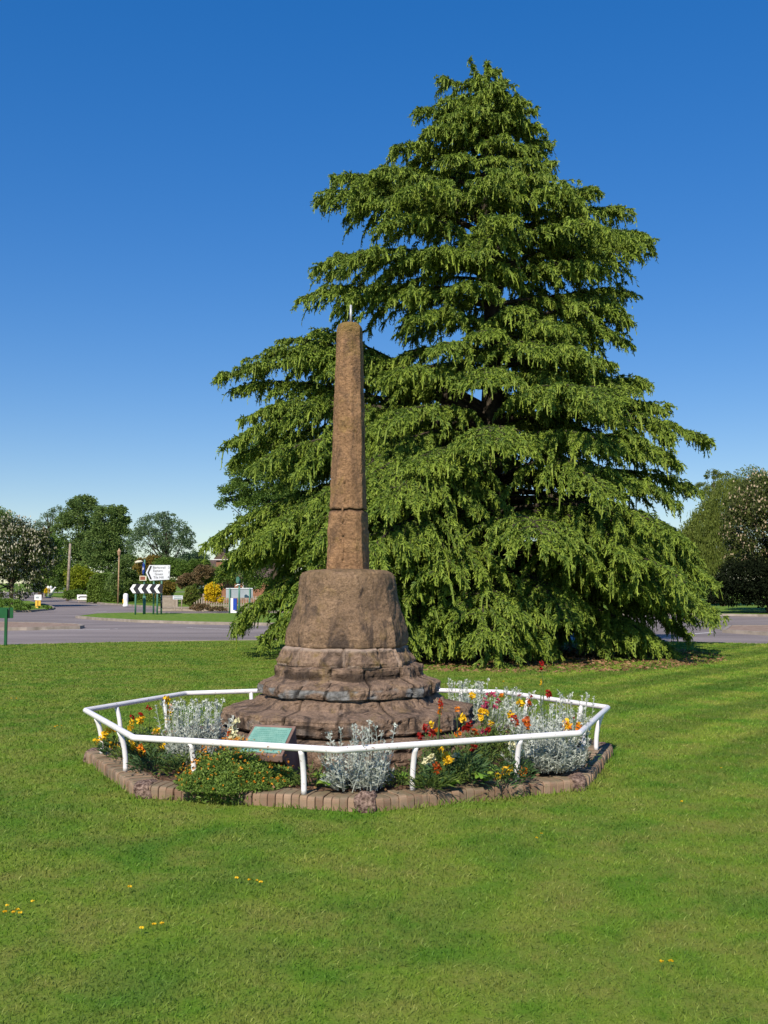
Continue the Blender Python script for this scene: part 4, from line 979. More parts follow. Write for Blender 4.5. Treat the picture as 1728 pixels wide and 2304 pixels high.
# third order: drooping branchlets; fourth order: short needle-clad shoots along them (tassels)
d = DR*(.55+.35*rng.random(n))[:, None] + unit(n)*.50; d[:, 2] -= .10
L = .09 + .15*rng.random(n); hang = rng.random(n) < .36; L[hang] += .12*rng.random(hang.sum())
g_ = np.where(hang, 1.20, .62)*(.4+.8*rng.random(n))
kk = 5; tt = np.linspace(0, 1, kk)
P = Q[:, None] + d[:, None]*(L[:, None]*(tt - .30*tt**2))[:, :, None]; P[:, :, 2] -= (L*g_)[:, None]*tt**1.9*.85
P[:, :, 2] = np.maximum(P[:, :, 2], .03)
rb = rng.random(n); wd = (.011+.006*rng.random(n))[:, None]*np.array([.9, 1.2, 1.2, 1.0, .35])
s1 = np.cross(d, unit(n))
for sv in (s1, np.cross(d, s1)):
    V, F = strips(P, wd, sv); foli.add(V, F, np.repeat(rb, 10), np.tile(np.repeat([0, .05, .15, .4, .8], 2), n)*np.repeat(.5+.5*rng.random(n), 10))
for rep_ in range(11):
    u = (rep_+rng.random(n))/11*3.99; iu = u.astype(int); fr = (u-iu)[:, None]; ii = np.arange(n)
    c0 = P[ii, iu]*(1-fr) + P[ii, iu+1]*fr; tg = P[ii, iu+1]-P[ii, iu]; tg /= np.linalg.norm(tg, axis=1, keepdims=True)+1e-9
    dn = tg*.60 + unit(n)*.95; dn[:, 2] -= .08; dn /= np.linalg.norm(dn, axis=1, keepdims=True); l4 = (.040+.060*rng.random(n))*(1.1-.12*iu)
    PP = np.stack([c0, c0+dn*(l4*.55)[:, None], c0+dn*l4[:, None]], 1); PP[:, 1, 2] -= l4*.05; PP[:, 2, 2] -= l4*.28
    w4 = (.0075+.005*rng.random(n))[:, None]*np.array([.7, 1.2, .4])
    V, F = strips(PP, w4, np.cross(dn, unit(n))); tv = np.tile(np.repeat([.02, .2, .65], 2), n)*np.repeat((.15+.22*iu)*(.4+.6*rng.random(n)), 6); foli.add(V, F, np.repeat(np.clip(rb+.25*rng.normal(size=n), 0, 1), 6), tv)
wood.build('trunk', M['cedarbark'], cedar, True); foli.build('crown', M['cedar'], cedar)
# dead needles under the cedar
n = 9000; an = rng.random(n)*2*pi; rr = 4.9*np.sqrt(rng.random(n)); P = np.stack([TX0+np.cos(an)*rr, YC+np.sin(an)*rr, .005+.012*rng.random(n)], 1); d = unit(n); d[:, 2] = np.abs(d[:, 2])*.15
b_ = NB(); V, F = leafquads(P, .10, .02, d); b_.add(V, F, np.repeat(rng.random(n), 6)); tag(b_.build('needle_litter', M['litter']), 'brown needle litter on the ground under the cedar', 'leaf litter', kind='stuff')

# ---------------------------------------------------------------- background trees and shrubs
def blobtree(name, label, cat, base, blobs, leafm, lsize, nleaf, trunk_r=.2, extra=None, group=None, clumps=60, clr=.30, trunk=True, droop=0, sparse=1.0, weep=False):
    """blobs: (centre, (rx,ry,rz)); foliage gathers in many small clumps near the blob surfaces"""
    root = empty(name, base, label, cat, group); nb = NB(); w = NB()
    vols = np.array([b[1][0]*b[1][2] for b in blobs]); ws = vols/vols.sum(); allc = []
    for (c, r_), wt in zip(blobs, ws):
        nc = max(6, int(clumps*wt*len(blobs)**.5)); dn = unit(nc); dn[:, 2] = np.where(dn[:, 2] < -.5, -dn[:, 2], dn[:, 2])
        rad = (.62+.42*rng.random(nc)**.6)[:, None]; cc = np.array(c) + dn*rad*np.array(r_); cr = clr*min(r_)*(.5+.9*rng.random(nc)); allc.append(cc)
        m_ = int(nleaf*wt/nc); 
        q = rng.normal(size=(nc, m_, 3)); q /= np.linalg.norm(q, axis=2, keepdims=True); rad2 = rng.random((nc, m_, 1))**.45
        pp = cc[:, None] + q*rad2*cr[:, None, None]*np.array([1.15, 1.15, .8])
        if weep: pp[..., 2] -= rng.random((nc, m_))*cr[:, None]*2.2
        pp = pp.reshape(-1, 3); dd = (q*.7 + dn[:, None]*.5).reshape(-1, 3) + unit(nc*m_)*.7
        if weep: dd = np.tile([0, 0, -1.], (nc*m_, 1)) + unit(nc*m_)*.35
        dd /= np.linalg.norm(dd, axis=1, keepdims=True)+1e-9
        pp[:, 2] = np.maximum(pp[:, 2], .08)
        V, F = leafquads(pp, lsize*(.7+.7*rng.random(len(pp)))*(2.0 if weep else 1), lsize*(.16 if weep else .42), dd)
        rnd = np.repeat(np.repeat(rng.random(nc), m_)*.5 + rng.random(nc*m_)*.5, 6); nb.add(V, F, rnd)
        # loose scattered leaves outline
        m2_ = int(nleaf*wt*.12); dn2 = unit(m2_); dn2[:, 2] = np.where(dn2[:, 2] < -.3, -dn2[:, 2], dn2[:, 2]); pp = np.array(c)+dn2*np.array(r_)*(.9+.2*rng.random((m2_, 1))); pp[:, 2] = np.maximum(pp[:, 2], .08)
        V, F = leafquads(pp, lsize, lsize*.4); nb.add(V, F, np.repeat(rng.random(m2_), 6))
        if extra:
            em, en, es = extra; m3_ = int(en*wt); ci = rng.integers(0, nc, m3_); o_ = unit(m3_); o_[:, 1] -= .6; o_[:, 2] += .25; o_ /= np.linalg.norm(o_, axis=1, keepdims=True)
            pp = cc[ci] + o_*cr[ci][:, None]*1.02; pp[:, 2] = np.maximum(pp[:, 2], .2); 
            P5 = np.stack([pp + [0, 0, -es*.6], pp, pp + [0, 0, es*.8]], 1); V, F = strips(P5, np.tile([[es*.3, es*.45, es*.1]], (m3_, 1)), unit(m3_)*[1, 1, .2]); 
            extra_nb.add(V, F, np.repeat(rng.random(m3_), 6))
    if trunk:
        b0 = np.array(base); top = np.mean([np.array(b[0]) for b in blobs], 0)
        k = 6; tt = np.linspace(0, 1, k)[:, None]; P = (b0*(1-tt)+top*tt)[None]; V, F = tubes(P, (trunk_r*(1-.6*tt[:, 0]))[None], 8); w.add(V, F, .5)
        ac = np.concatenate(allc); sel = ac[rng.choice(len(ac), min(len(ac), 26), replace=False)]; st = b0*(.55)+top*.45
        st_ = b0 + (top-b0)*(.35+.6*rng.random((len(sel), 1)))
        P = st_[:, None]*(1-tt[None]) + sel[:, None]*tt[None]; P[:, :, 2] += np.sin(tt[None, :, 0]*pi)*.05*np.linalg.norm(sel-st_, axis=1)[:, None]
        V, F = tubes(P, np.tile(trunk_r*.35*(1-.85*tt[:, 0]), (len(sel), 1)), 5); w.add(V, F, .5); w.build('trunk', M['bark'], root, True)
    nb.build('crown' if trunk else 'foliage', M[leafm] if isinstance(leafm, str) else leafm, root)
    return root
extra_nb = None
def treepx(name, label, cat, Y, ells, leafm, lpx=2.6, nleaf=9000, extra=None, zb=0, depth=1.0, **kw):
    """ells: (cx, cy, rx, ry) photo pixels at depth Y"""
    global extra_nb
    s = Y/FPX; blobs = []
    for e in ells:
        c = WP(e[0], e[1], Y + (e[4] if len(e) > 4 else 0)); blobs.append(((c.x, c.y, c.z), (e[2]*s, e[2]*s*depth, e[3]*s)))
    bx = np.mean([b[0][0] for b in blobs]); extra_nb = NB() if extra else None
    r_ = blobtree(name, label, cat, (bx, Y, zb), blobs, leafm, lpx*s*1.1, int(nleaf*1.7), trunk_r=max(.08, 6*s), extra=(extra[0], extra[1], extra[2]*s) if extra else None, **kw)
    if extra: extra_nb.build(extra[3], M[extra[0]], r_)
    return r_
GT = 'trees beyond the road'; GS = 'garden shrubs beyond the road'
treepx('hawthorn_tree', 'hawthorn covered in white blossom at the left edge above the grass bank', 'tree', 75, [(15, 1245, 80, 75), (75, 1270, 48, 75), (10, 1320, 90, 60), (95, 1235, 25, 45), (-60, 1260, 70, 90)], 'hawthorn', 3.2, 22000, ('blossom', 4800, 3.2, 'blossom'), group=GT, clumps=110, clr=.26)
treepx('broadleaf_tree', 'dark round-topped tree rising behind the white hawthorn at the left edge', 'tree', 92, [(-20, 1210, 60, 70), (-60, 1240, 70, 80)], 'lime', 3, 9000, group=GT, trunk_r=.3) if False else treepx('broadleaf_tree', 'dark round-topped tree rising behind the white hawthorn at the left edge', 'tree', 92, [(-15, 1205, 52, 66), (-70, 1240, 70, 80)], 'lime', 3, 9000, group=GT)
treepx('broadleaf_tree', 'tall dense green tree left of the two big ones, beyond the side road', 'tree', 150, [(185, 1165, 42, 48), (160, 1210, 45, 60), (200, 1250, 45, 60), (150, 1280, 45, 60), (190, 1140, 26, 28)], 'lime', 3.0, 17000, group=GT, clumps=170, clr=.22)
treepx('broadleaf_tree', 'tall blue-green tree with ragged top right of the densest one', 'tree', 140, [(245, 1180, 38, 42), (262, 1225, 34, 60), (232, 1240, 42, 60), (270, 1165, 22, 26), (225, 1290, 40, 50)], 'lime', 3.0, 17000, group=GT, clumps=170, clr=.22)
treepx('sparse_tree', 'thin pale tree with bare twigs left of the tall green trees', 'tree', 160, [(110, 1175, 24, 22), (95, 1195, 22, 22), (130, 1160, 18, 20)], 'bluish', 2.0, 1600, group=GT, clumps=40)
treepx('broadleaf_tree', 'olive green tree behind the hawthorn and left utility pole', 'tree', 118, [(95, 1250, 40, 50), (120, 1290, 38, 50), (60, 1290, 40, 50)], 'oak', 3, 12000, group=GT, clumps=70)
treepx('open_tree', 'airy grey-green tree with open crown above the direction sign', 'tree', 100, [(350, 1195, 45, 40), (390, 1215, 42, 45), (330, 1230, 45, 45), (400, 1245, 38, 38), (375, 1170, 26, 18), (420, 1215, 20, 25)], 'bluish', 2.6, 7500, group=GT, clumps=330, clr=.13)
treepx('broadleaf_tree', 'small bushy tree between the airy tree and the cedar', 'tree', 105, [(450, 1262, 22, 18), (420, 1268, 25, 22)], 'bluish', 2.5, 3000, group=GT)
treepx('oak_tree', 'dark green oak showing behind the left side of the cedar', 'tree', 70, [(575, 1095, 62, 70), (630, 1050, 75, 80), (540, 1120, 46, 40), (620, 1150, 90, 55), (720, 1080, 80, 90), (560, 1030, 40, 40), (700, 1200, 120, 80)], 'oak', 3.4, 42000, group=GT, clumps=190, clr=.25, depth=.8)
treepx('willow_tree', 'yellow-green willow with hanging shoots behind the right edge of the cedar', 'tree', 74, [(1640, 1140, 62, 65), (1600, 1200, 50, 70), (1690, 1100, 50, 50), (1625, 1250, 60, 60), (1560, 1230, 40, 60)], 'willow', 3.2, 26000, group=GT, clumps=150, clr=.25, weep=True)
treepx('young_tree', 'small light green tree tops beside the willow right of the cedar', 'tree', 84, [(1602, 1072, 14, 18), (1630, 1078, 16, 16), (1580, 1110, 20, 24)], 'willow', 2.4, 1500, group=GT, clumps=30)
treepx('horse_chestnut_tree', 'dark horse chestnut with pale flower candles at the right edge', 'tree', 59, [(1745, 1150, 85, 85), (1700, 1195, 62, 70), (1790, 1200, 110, 110), (1690, 1255, 55, 45), (1760, 1280, 100, 55)], 'chestnut', 4.0, 26000, ('candle', 3600, 3.4, 'flower_candles'), group=GT, clumps=170, clr=.24, depth=1.9)
treepx('holly_tree', 'dense evergreen below the horse chestnut, near black with painted shade', 'tree', 56.8, [(1655, 1345, 55, 36), (1740, 1345, 80, 36), (1820, 1335, 70, 50), (1700, 1310, 80, 50)], mat('painted_shade_leaves', (.006, .010, .005), (.014, .02, .008), 2, 1.0, 0, .03), 4, 16000, group=GT, clumps=120, clr=.4)  # near-black leaf colour stands in for the shade under the chestnut
treepx('shrub', 'dark evergreen shrub right of the cedar foot beyond the road', 'shrub', 66, [(1530, 1325, 60, 50), (1450, 1330, 60, 50)], 'hedge', 3.5, 9000, group=GS, trunk=False)
for i, (cx, lab) in enumerate([(760, 'dark shrub behind the foot of the stone cross beyond the road'), (900, 'dark shrub showing through the lower cedar right of the cross'), (1040, 'dark shrub behind the middle of the cedar'), (1180, 'dark shrub behind the right half of the cedar'), (1330, 'dark shrub behind the right foot of the cedar')]):
    treepx('shrub', lab, 'shrub', 80 + (i % 2)*4, [(cx, 1318, 80, 58), (cx+40, 1290, 50, 50)], 'hedge', 4, 9000, group=GS, trunk=False)
for i, (cx, lab) in enumerate([(840, 'broad green tree seen in the gaps just right of the stone shaft foot'), (980, 'broad green tree seen through the lower cedar, second from the cross'), (1120, 'broad green tree directly behind the cedar trunk'), (1260, 'broad green tree seen through the right half of the cedar'), (1400, 'broad green tree behind the low right cedar limbs'), (1510, 'broad green tree behind the cedar tips beside the willow')]):
    treepx('broadleaf_tree', lab, 'tree', 96, [(cx, 1262+(i % 3)*8, 80, 48), (cx+50, 1285, 50, 50)], 'oak', 4, 12000, group=GT)
# shrubs along the far verge, left to right
treepx('yellow_green_tree', 'bright yellow-green small tree right of the utility pole', 'tree', 104, [(178, 1300, 26, 25), (200, 1310, 22, 22), (170, 1325, 20, 20)], 'acid', 2.8, 7000, group=GS, clumps=60)
def hedgepx(name, label, Y, x0, x1, ytop, ybot, leafm, nl=9000, dep=2.0, rnd=1.0, lpx=2.2, group=GS):
    a = WP(x0, ytop, Y); b = WP(x1, ybot, Y); nb = NB(); w = b.x-a.x; h = a.z; s = Y/FPX
    root = empty(name, ((a.x+b.x)/2, Y, 0), label, 'hedge', group)
    n = nl; face = rng.random(n); X = rng.random(n)*w; Z = rng.random(n)*h; Yy = np.zeros(n)
    topm = face < .25; sidem = (face > .85); Yy = np.where(topm, rng.random(n)*dep, 0); Z = np.where(topm, h, Z); Yy = np.where(sidem, rng.random(n)*dep, Yy); X = np.where(sidem, np.where(rng.random(n) < .5, 0, w), X)
    Z *= (1 - rnd*.35*np.abs(X/w*2-1)**3); J = np.sin(X*2.1+Z*1.3)*.12 + rng.normal(size=n)*.08; Yy += J; Z += rng.normal(size=n)*.05
    C = np.stack([a.x+X, Y+Yy, np.maximum(.05, Z)], 1); V, F = leafquads(C, lpx*s*1.3, lpx*s*.55); nb.add(V, F, np.repeat(.5+.3*np.sin(X*3)+.3*rng.random(n), 6))
    nb.build('foliage', M[leafm], root)
    p = PB(); p.box(a.x+.12, b.x-.12, Y+.15, Y+dep, 0, h*.9); p.build('branches', M['bark'], root)
    return root
hedgepx('clipped_hedge', 'tall clipped dark green conifer hedge between the yellow-green tree and lamp post', 88, 197, 262, 1292, 1352, 'hedge', 12000)
hedgepx('clipped_hedge', 'long low hedge behind the white bollard and chevron board', 92, 262, 380, 1300, 1356, 'oak', 12000)
treepx('shrub', 'bronze tinted shrub above the chevron board', 'shrub', 84, [(326, 1272, 22, 16), (345, 1268, 16, 18), (345, 1290, 26, 24)], 'bronzeleaf', 2.6, 6000, group=GS, trunk=False)
treepx('shrub', 'mid green shrub behind the lamp post and blue sign', 'shrub', 86, [(290, 1285, 28, 34), (272, 1320, 28, 30)], 'lime', 2.8, 7000, group=GS, trunk=False)
treepx('shrub', 'orange green shrub right of the chevron board', 'shrub', 80, [(376, 1325, 18, 16), (362, 1335, 16, 14)], 'bronzeleaf', 2.4, 3500, group=GS, trunk=False)
treepx('shrub', 'olive shrub behind the direction sign', 'shrub', 83, [(380, 1285, 34, 30), (410, 1300, 30, 36), (350, 1315, 30, 26)], 'oak', 2.8, 9000, group=GS, trunk=False)
treepx('shrub', 'green rounded bush right of the direction sign above the copper one', 'shrub', 78, [(420, 1285, 26, 18), (450, 1275, 24, 16)], 'oak', 2.6, 6000, group=GS, trunk=False)
treepx('shrub', 'copper red shrub in front of the house roof', 'shrub', 74, [(430, 1306, 28, 16), (458, 1290, 22, 16), (415, 1318, 14, 9)], 'copper', 2.6, 6500, group=GS, trunk=False)
treepx('shrub', 'light green conifer bush left of the picket fence', 'shrub', 66, [(432, 1338, 15, 18), (424, 1354, 14, 12), (440, 1352, 14, 14)], 'acid' if False else 'willow', 2.4, 5000, group=GS, trunk=False)
treepx('shrub', 'dark shrub behind the picket fence', 'shrub', 76, [(462, 1325, 34, 30), (500, 1308, 34, 36), (545, 1295, 40, 50), (590, 1300, 40, 60)], 'hedge', 2.6, 9000, group=GS, trunk=False)
treepx('golden_shrub', 'bright yellow bush by the picket fence', 'shrub', 61, [(479, 1330, 15, 17), (484, 1348, 14, 14), (474, 1342, 11, 16)], 'yellowshrub', 2.8, 3600, group=GS, trunk=False)
treepx('shrub', 'low rough shrub at the foot of the garden wall right of the name plate', 'shrub', 60, [(452, 1368, 22, 8), (490, 1372, 20, 6)], 'copper', 2.2, 2500, group=GS, trunk=False)
treepx('shrub', 'dark low shrub between the white bollard and yellow-green tree', 'shrub', 92, [(175, 1338, 20, 10), (155, 1340, 14, 10)], 'hedge', 2.4, 4000, group=GS, trunk=False)
treepx('shrub', 'green bushes at the far end of the side road', 'shrub', 160, [(110, 1322, 22, 16), (135, 1318, 24, 20), (90, 1325, 20, 14)], 'oak', 2.4, 6000, group=GS, trunk=False)
treepx('golden_shrub', 'small yellow bush beside the white figure at the end of the side road', 'shrub', 127, [(106, 1331, 5, 7)], 'yellowshrub', 2, 500, group=GS, trunk=False)
# grassy bank under the hawthorn
treepx('long_grass_bank', 'bright green rough grass bank under the hawthorn', 'grass bank', 62, [(-10, 1362, 60, 16), (45, 1368, 30, 9), (95, 1368, 22, 4), (-80, 1350, 70, 28)], leafmat('bank_grass', (.07, .16, .02), (.17, .28, .04), None, .5, .3), 2.2, 12000, trunk=False, clumps=80)

# ---------------------------------------------------------------- house, walls, fence
s = 82/FPX
hs_ = empty('house', (WP(480, 1300, 82).x, 82, 0), 'house with brown tiled roof half hidden left of the cedar', 'house')
a = WP(425, 1262, 84); bq = WP(620, 1300, 84)
p = PB(); p.box(a.x, bq.x, 84, 91, 0, bq.z); p.build('wall', M['housebrick'], hs_)
p = PB(); zt_ = a.z; ze = bq.z - .05; p.add([(a.x-.3, 83.6, ze), (bq.x+.3, 83.6, ze), (bq.x+.3, 91.4, ze), (a.x-.3, 91.4, ze), (a.x+.4, 87.5, zt_+.15), (bq.x-.4, 87.5, zt_+.15)], [(0, 1, 5, 4), (2, 3, 4, 5), (0, 4, 3), (1, 2, 5), (0, 3, 2, 1)]); rf = p.build('roof', M['roof'], hs_)
gx = WP(495, 1258, 82).x; gz = WP(0, 1258, 82).z; tzz = WP(0, 1233, 82).z
p = PB(); p.add([(gx-.6, 82.6, gz), (gx+.6, 82.6, gz), (gx, 82.6, tzz), (gx-.8, 86, gz), (gx+.8, 86, gz), (gx, 86, tzz)], [(0, 1, 2), (3, 5, 4), (0, 2, 5, 3), (1, 4, 5, 2), (0, 3, 4, 1)]); dm = p.build('dormer', M['roof'], rf)
p = PB(); p.box(gx-.65, gx+.65, 82.5, 82.58, gz-.05, gz-.002); p.build('bargeboard', M['purewhite'], hs_)
p = PB(); p.box(gx-.4, gx+.4, 82.7, 86, gz-1.1, gz-.11); p.build('dormer_wall', M['housebrick'], hs_)
for wx in (438, 470, 560):
    w_ = WP(wx, 1310, 83.9); p = PB(); p.box(w_.x-.5, w_.x+.5, 83.93, 83.99, w_.z-.5, w_.z+.5); f_ = p.build('window', M['purewhite'], hs_); p = PB(); p.box(w_.x-.42, w_.x+.42, 83.91, 83.929, w_.z-.42, w_.z+.42); p.build('pane', M['glass'], f_)
def wallpx(x0, x1, ytop, Y, label, m='wall', th=.25, name='garden_wall'):
    a = WP(x0, ytop, Y); b = WP(x1, ytop, Y); r_ = empty(name, ((a.x+b.x)/2, Y, 0), label, 'wall'); p = PB(); p.box(a.x, b.x, Y, Y+th, -.1, a.z-.05); p.build('wall_face', M[m], r_)
    p = PB(); p.box(a.x-.03, b.x+.03, Y-.03, Y+th+.03, a.z-.048, a.z+.02); p.build('coping', M['kerb'], r_)
wallpx(362, 400, 1341, 68, 'pale stone garden wall behind the name plate')
wallpx(352, 520, 1366, 64, 'very low brown edging wall behind the chevron verge', th=.2)
fn = empty('picket_fence', (WP(470, 1350, 63).x, 63, 0), 'weathered pale picket fence running behind the yellow bush', 'fence')
p = PB(); x0 = WP(436, 1350, 63).x; x1 = WP(600, 1350, 63).x; x = x0; k = 0
while x < x1:
    h = WP(0, 1341, 63).z*min(1, .55+.12*k); p.box(x, x+.07, 63, 63.02, .05, h); x += .145; k += 1
p.build('pickets', M['wood'], fn)
for zr in (.25, .62): p = PB(); p.box(x0+.4, x1, 63.021, 63.06, zr, zr+.07); p.build('rail', M['wood'], fn)
for xp in (x0+.5, (x0+x1)/2, x1-.1): p = PB(); p.box(xp, xp+.09, 63.061, 63.15, -.1, .95); p.build('post', M['wood'], fn)

# ---------------------------------------------------------------- signs and street furniture
def textmesh(name, body, size, loc, m, parent, align='LEFT', rotz=0, bold=.0, rotmat=None):
    cu = bpy.data.curves.new(name, 'FONT'); cu.body = body; cu.size = size; cu.align_x = align; cu.offset = bold; cu.space_line = .95
    o = bpy.data.objects.new(name, cu); COL.objects.link(o); bpy.context.view_layer.update()
    me = bpy.data.meshes.new_from_object(o); bpy.data.objects.remove(o)
    from mathutils import Matrix, Euler
    me.transform(Matrix.Translation(loc) @ Matrix.Rotation(rotz, 4, 'Z') @ Matrix.Rotation(pi/2, 4, 'X'))
    return link(name, me, m, parent)
def post(parent, px, Y, ytop, r=.045, m='greenpost', name='post', zb=-.05, n=12):
    q = WP(px, ytop, Y); p = PB(); p.cyl((q.x, Y, zb), (q.x, Y, q.z), r, r, n); return p.build(name, M[m], parent, True)
YS = 54.0; sc = YS/FPX
# chevron board
ch = empty('chevron_board', (WP(327, 1380, YS).x, YS, 0), 'long black board of four white left-pointing chevrons on green posts', 'road sign')
A = WP(292, 1314, YS); B = WP(365.5, 1335.5, YS); wB = B.x-A.x; hB = A.z-B.z; ea = hB*.5
p = PB()
zl = B.z; zh = A.z; zm = (zl+zh)/2; xk = A.x
p.add([(xk+.10, YS, zm+0.0), (xk+.30, YS, zl), (B.x, YS, zl), (B.x, YS, zh), (xk+.30, YS, zh)], [(0, 1, 2, 3, 4)])
p = PB(); p.prism([(xk-.02, zm), (xk+.20, zl), (B.x, zl), (B.x, zh), (xk+.20, zh)], YS, YS+.03); bd = p.build('board', M['black'], ch)
for k in range(4):
    cx = WP(292.5 + k*18, 1330, YS).x; d_ = hB*.5*.62; w_ = 7.2*sc
    p = PB(); p.prism([(cx, zm), (cx+d_, zl+.02), (cx+d_+w_, zl+.02), (cx+w_, zm), (cx+d_+w_, zh-.02), (cx+d_, zh-.02)], YS-.006, YS-.002); p.build('chevron', M['purewhite'], bd)
for px in (305.5, 354.5): post(ch, px, YS+.08, 1316)
# direction sign
YD = YS+.55; ds = empty('direction_sign', (WP(350, 1380, YD).x, YD, 0), 'white pointed direction sign with black chevron naming places to the left', 'road sign')
def zx(px, py, Y=YD): q = WP(px, py, Y); return (q.x, q.z)
p = PB(); p.prism([zx(328, 1288), zx(337, 1306.5), zx(381, 1304), zx(383, 1271.5), zx(336, 1271.5)], YD, YD+.03); bd = p.build('sign_board', M['signwhite'], ds)
p = PB(); p.prism([zx(331.5, 1288.5), zx(338, 1303.5), zx(342, 1303.5), zx(335.5, 1288.5), zx(342, 1273.5), zx(338, 1273.5)], YD-.006, YD-.002); p.build('chevron', M['black'], bd)
for txt, px, py in [('Berkswell', 344, 1279.5), ('Eastern', 344.5, 1286.5), ('Green', 348, 1294), ('Tile Hill', 345, 1301.5)]:
    q = WP(px, py, YD-.004); textmesh('lettering', txt, .165, (q.x, YD-.005, q.z), M['black'], bd)
for txt, px, py in [('3', 378, 1279.5), ('2', 378, 1289.5), ('4', 377, 1301)]:
    q = WP(px, py, YD-.004); textmesh('lettering', txt, .165, (q.x, YD-.005, q.z), M['black'], bd)
for px in (346.5, 364): post(ds, px, YD+.08, 1285)
# blue disc sign turned nearly edge-on, with lamp and small brown plate
YB = YS+.9; bs_ = empty('blue_arrow_sign', (WP(325, 1380, YB).x, YB, 0), 'blue round arrow sign seen obliquely on a thick green post with a lamp hood', 'road sign')
post(bs_, 325.5, YB, 1259, .04); post(bs_, 325, YB+.001, 1341, .075, name='post_base')
from mathutils import Matrix
q = WP(322, 1279, YB-.1); M_ = Matrix.Translation(q) @ Matrix.Rotation(R(-68), 4, 'Z')
p = PB(); nn = 28; rdd = 13.8*sc
p.prism([(rdd*cos(2*pi*i/nn), rdd*sin(2*pi*i/nn)) for i in range(nn)], 0, .02); p.xf(M_); d_ = p.build('sign_disc', M['blue'], bs_)
p = PB(); a_ = rdd
p.prism([(-.62*a_, -.10*a_), (-.20*a_, .28*a_), (-.20*a_, .08*a_), (.55*a_, .08*a_), (.55*a_, .30*a_), (.62*a_, .30*a_), (.62*a_, -.16*a_), (-.16*a_, -.16*a_), (-.45*a_, -.42*a_)], -.008, -.003); p.xf(M_); p.build('arrow', M['purewhite'], d_)
q = WP(312, 1265, YB-.1); p = PB(); p.tube([q+Vector((-.18, 0, -.02)), q+Vector((-.06, 0, .02)), q+Vector((.10, 0, .045)), q+Vector((.20, 0, .03))], [.05, .07, .06, .03], 10); p.build('lamp_hood', M['cream'], bs_, True)
q0 = WP(314, 1295.5, YB-.12); q1 = WP(329.5, 1306.5, YB-.12); p = PB(); p.box(q0.x, q1.x, YB-.12, YB-.10, q1.z, q0.z); pb = p.build('plate', M['cream'], bs_)
p = PB(); p.box(q0.x+.035, q1.x-.07, YB-.126, YB-.121, q1.z+.04, q0.z-.04); p.build('brown_panel', M['brown'], pb)
pp_ = empty('black_green_post', (WP(363.5, 1380, YS+.4).x, YS+.4, 0), 'thin post, black upper half and green lower half, at the right of the chevron board', 'post')
post(pp_, 363.6, YS+.4, 1337, .03, name='lower_part'); q = WP(363.6, 1337, YS+.4); p = PB(); p.cyl((q.x, YS+.4, WP(0, 1368, YS+.4).z), (q.x, YS+.4, WP(0, 1347, YS+.4).z), .045, .045, 12); p.build('black_sleeve', M['black'], pp_, True)
# green sign at left edge of the lawn
YG = 27.3; gs = empty('green_sign', (WP(5, 1450, YG).x, YG, 0), 'dark green sign seen from behind on a green post, left edge of lawn', 'sign')
q0 = WP(-60, 1367, YG); q1 = WP(28, 1391, YG); p = PB(); p.box(q0.x, q1.x, YG+.04, YG+.06, q1.z, q0.z); bd = p.build('board', M['greensign'], gs)
q = WP(19, 1367, YG); p = PB(); p.box(q.x, q.x+.02, YG+.025, YG+.039, q1.z, q0.z); p.build('seam', M['black'], bd)
for px in (14, -45): q = WP(px, 1370, YG); p = PB(); p.box(q.x-.032, q.x+.032, YG-.02, YG+.039, -.05, q.z); p.build('post', M['greenpost' if False else 'greensign'], gs)
# white bollard
def bollard(px, yb, yt, wpx, label):
    Y = EYE*FPX/(yb-YH); r_ = empty('bollard', (WP(px, yb, Y).x, Y, 0), label, 'bollard'); q = WP(px, yt, Y); rr = wpx/2*Y/FPX
    p = PB(); h = q.z; p.lathe((q.x, Y, 0), [(rr*1.15, -.05), (rr*1.15, .06), (rr*.92, .09), (rr*1.02, h*.5), (rr, h*.85), (rr*.8, h*.96), (rr*.35, h)], 18); p.build('bollard_body', M['purewhite'], r_, True)
    p = PB(); p.box(q.x-rr*1.06, q.x-rr*.55, Y-rr*.75, Y-rr*.2, h*.22, h*.55); p.build('reflector', M['yellow'], r_)
bollard(283, 1363, 1335, 11, 'white rounded traffic bollard between the lamp post and the chevron board')
# poles
def pole(name, px, pxt, yb, yt, r, label, cat, m, Y=None):
    Y = Y or EYE*FPX/(yb-YH); b0 = WP(px, yb, Y); t0 = WP(pxt, yt, Y); r_ = empty(name, (b0.x, Y, 0), label, cat); p = PB(); p.cyl((b0.x, Y, -.1), (t0.x, Y, t0.z), r*1.15, r*.8, 10); p.build('shaft', M[m], r_, True); return r_, t0, Y
pole('utility_pole', 151.5, 158, 1347, 1223, .13, 'leaning timber pole beside the side road', 'pole', 'wood', 98)
pole('utility_pole', 102, 106, 1341, 1265, .10, 'thin dark pole further down the side road', 'pole', 'wood')
lp, t0, Y = pole('street_lamp', 265.5, 268, 1358, 1250, .055, 'old-fashioned brown street lamp with a small lantern head', 'street lamp', 'lampmetal')
p = PB(); p.lathe((t0.x, Y, t0.z-.05), [(.06, 0), (.10, .05), (.15, .34), (.17, .36), (.05, .52), (.03, .60)], 10); p.build('lantern', M['lampmetal'], lp)
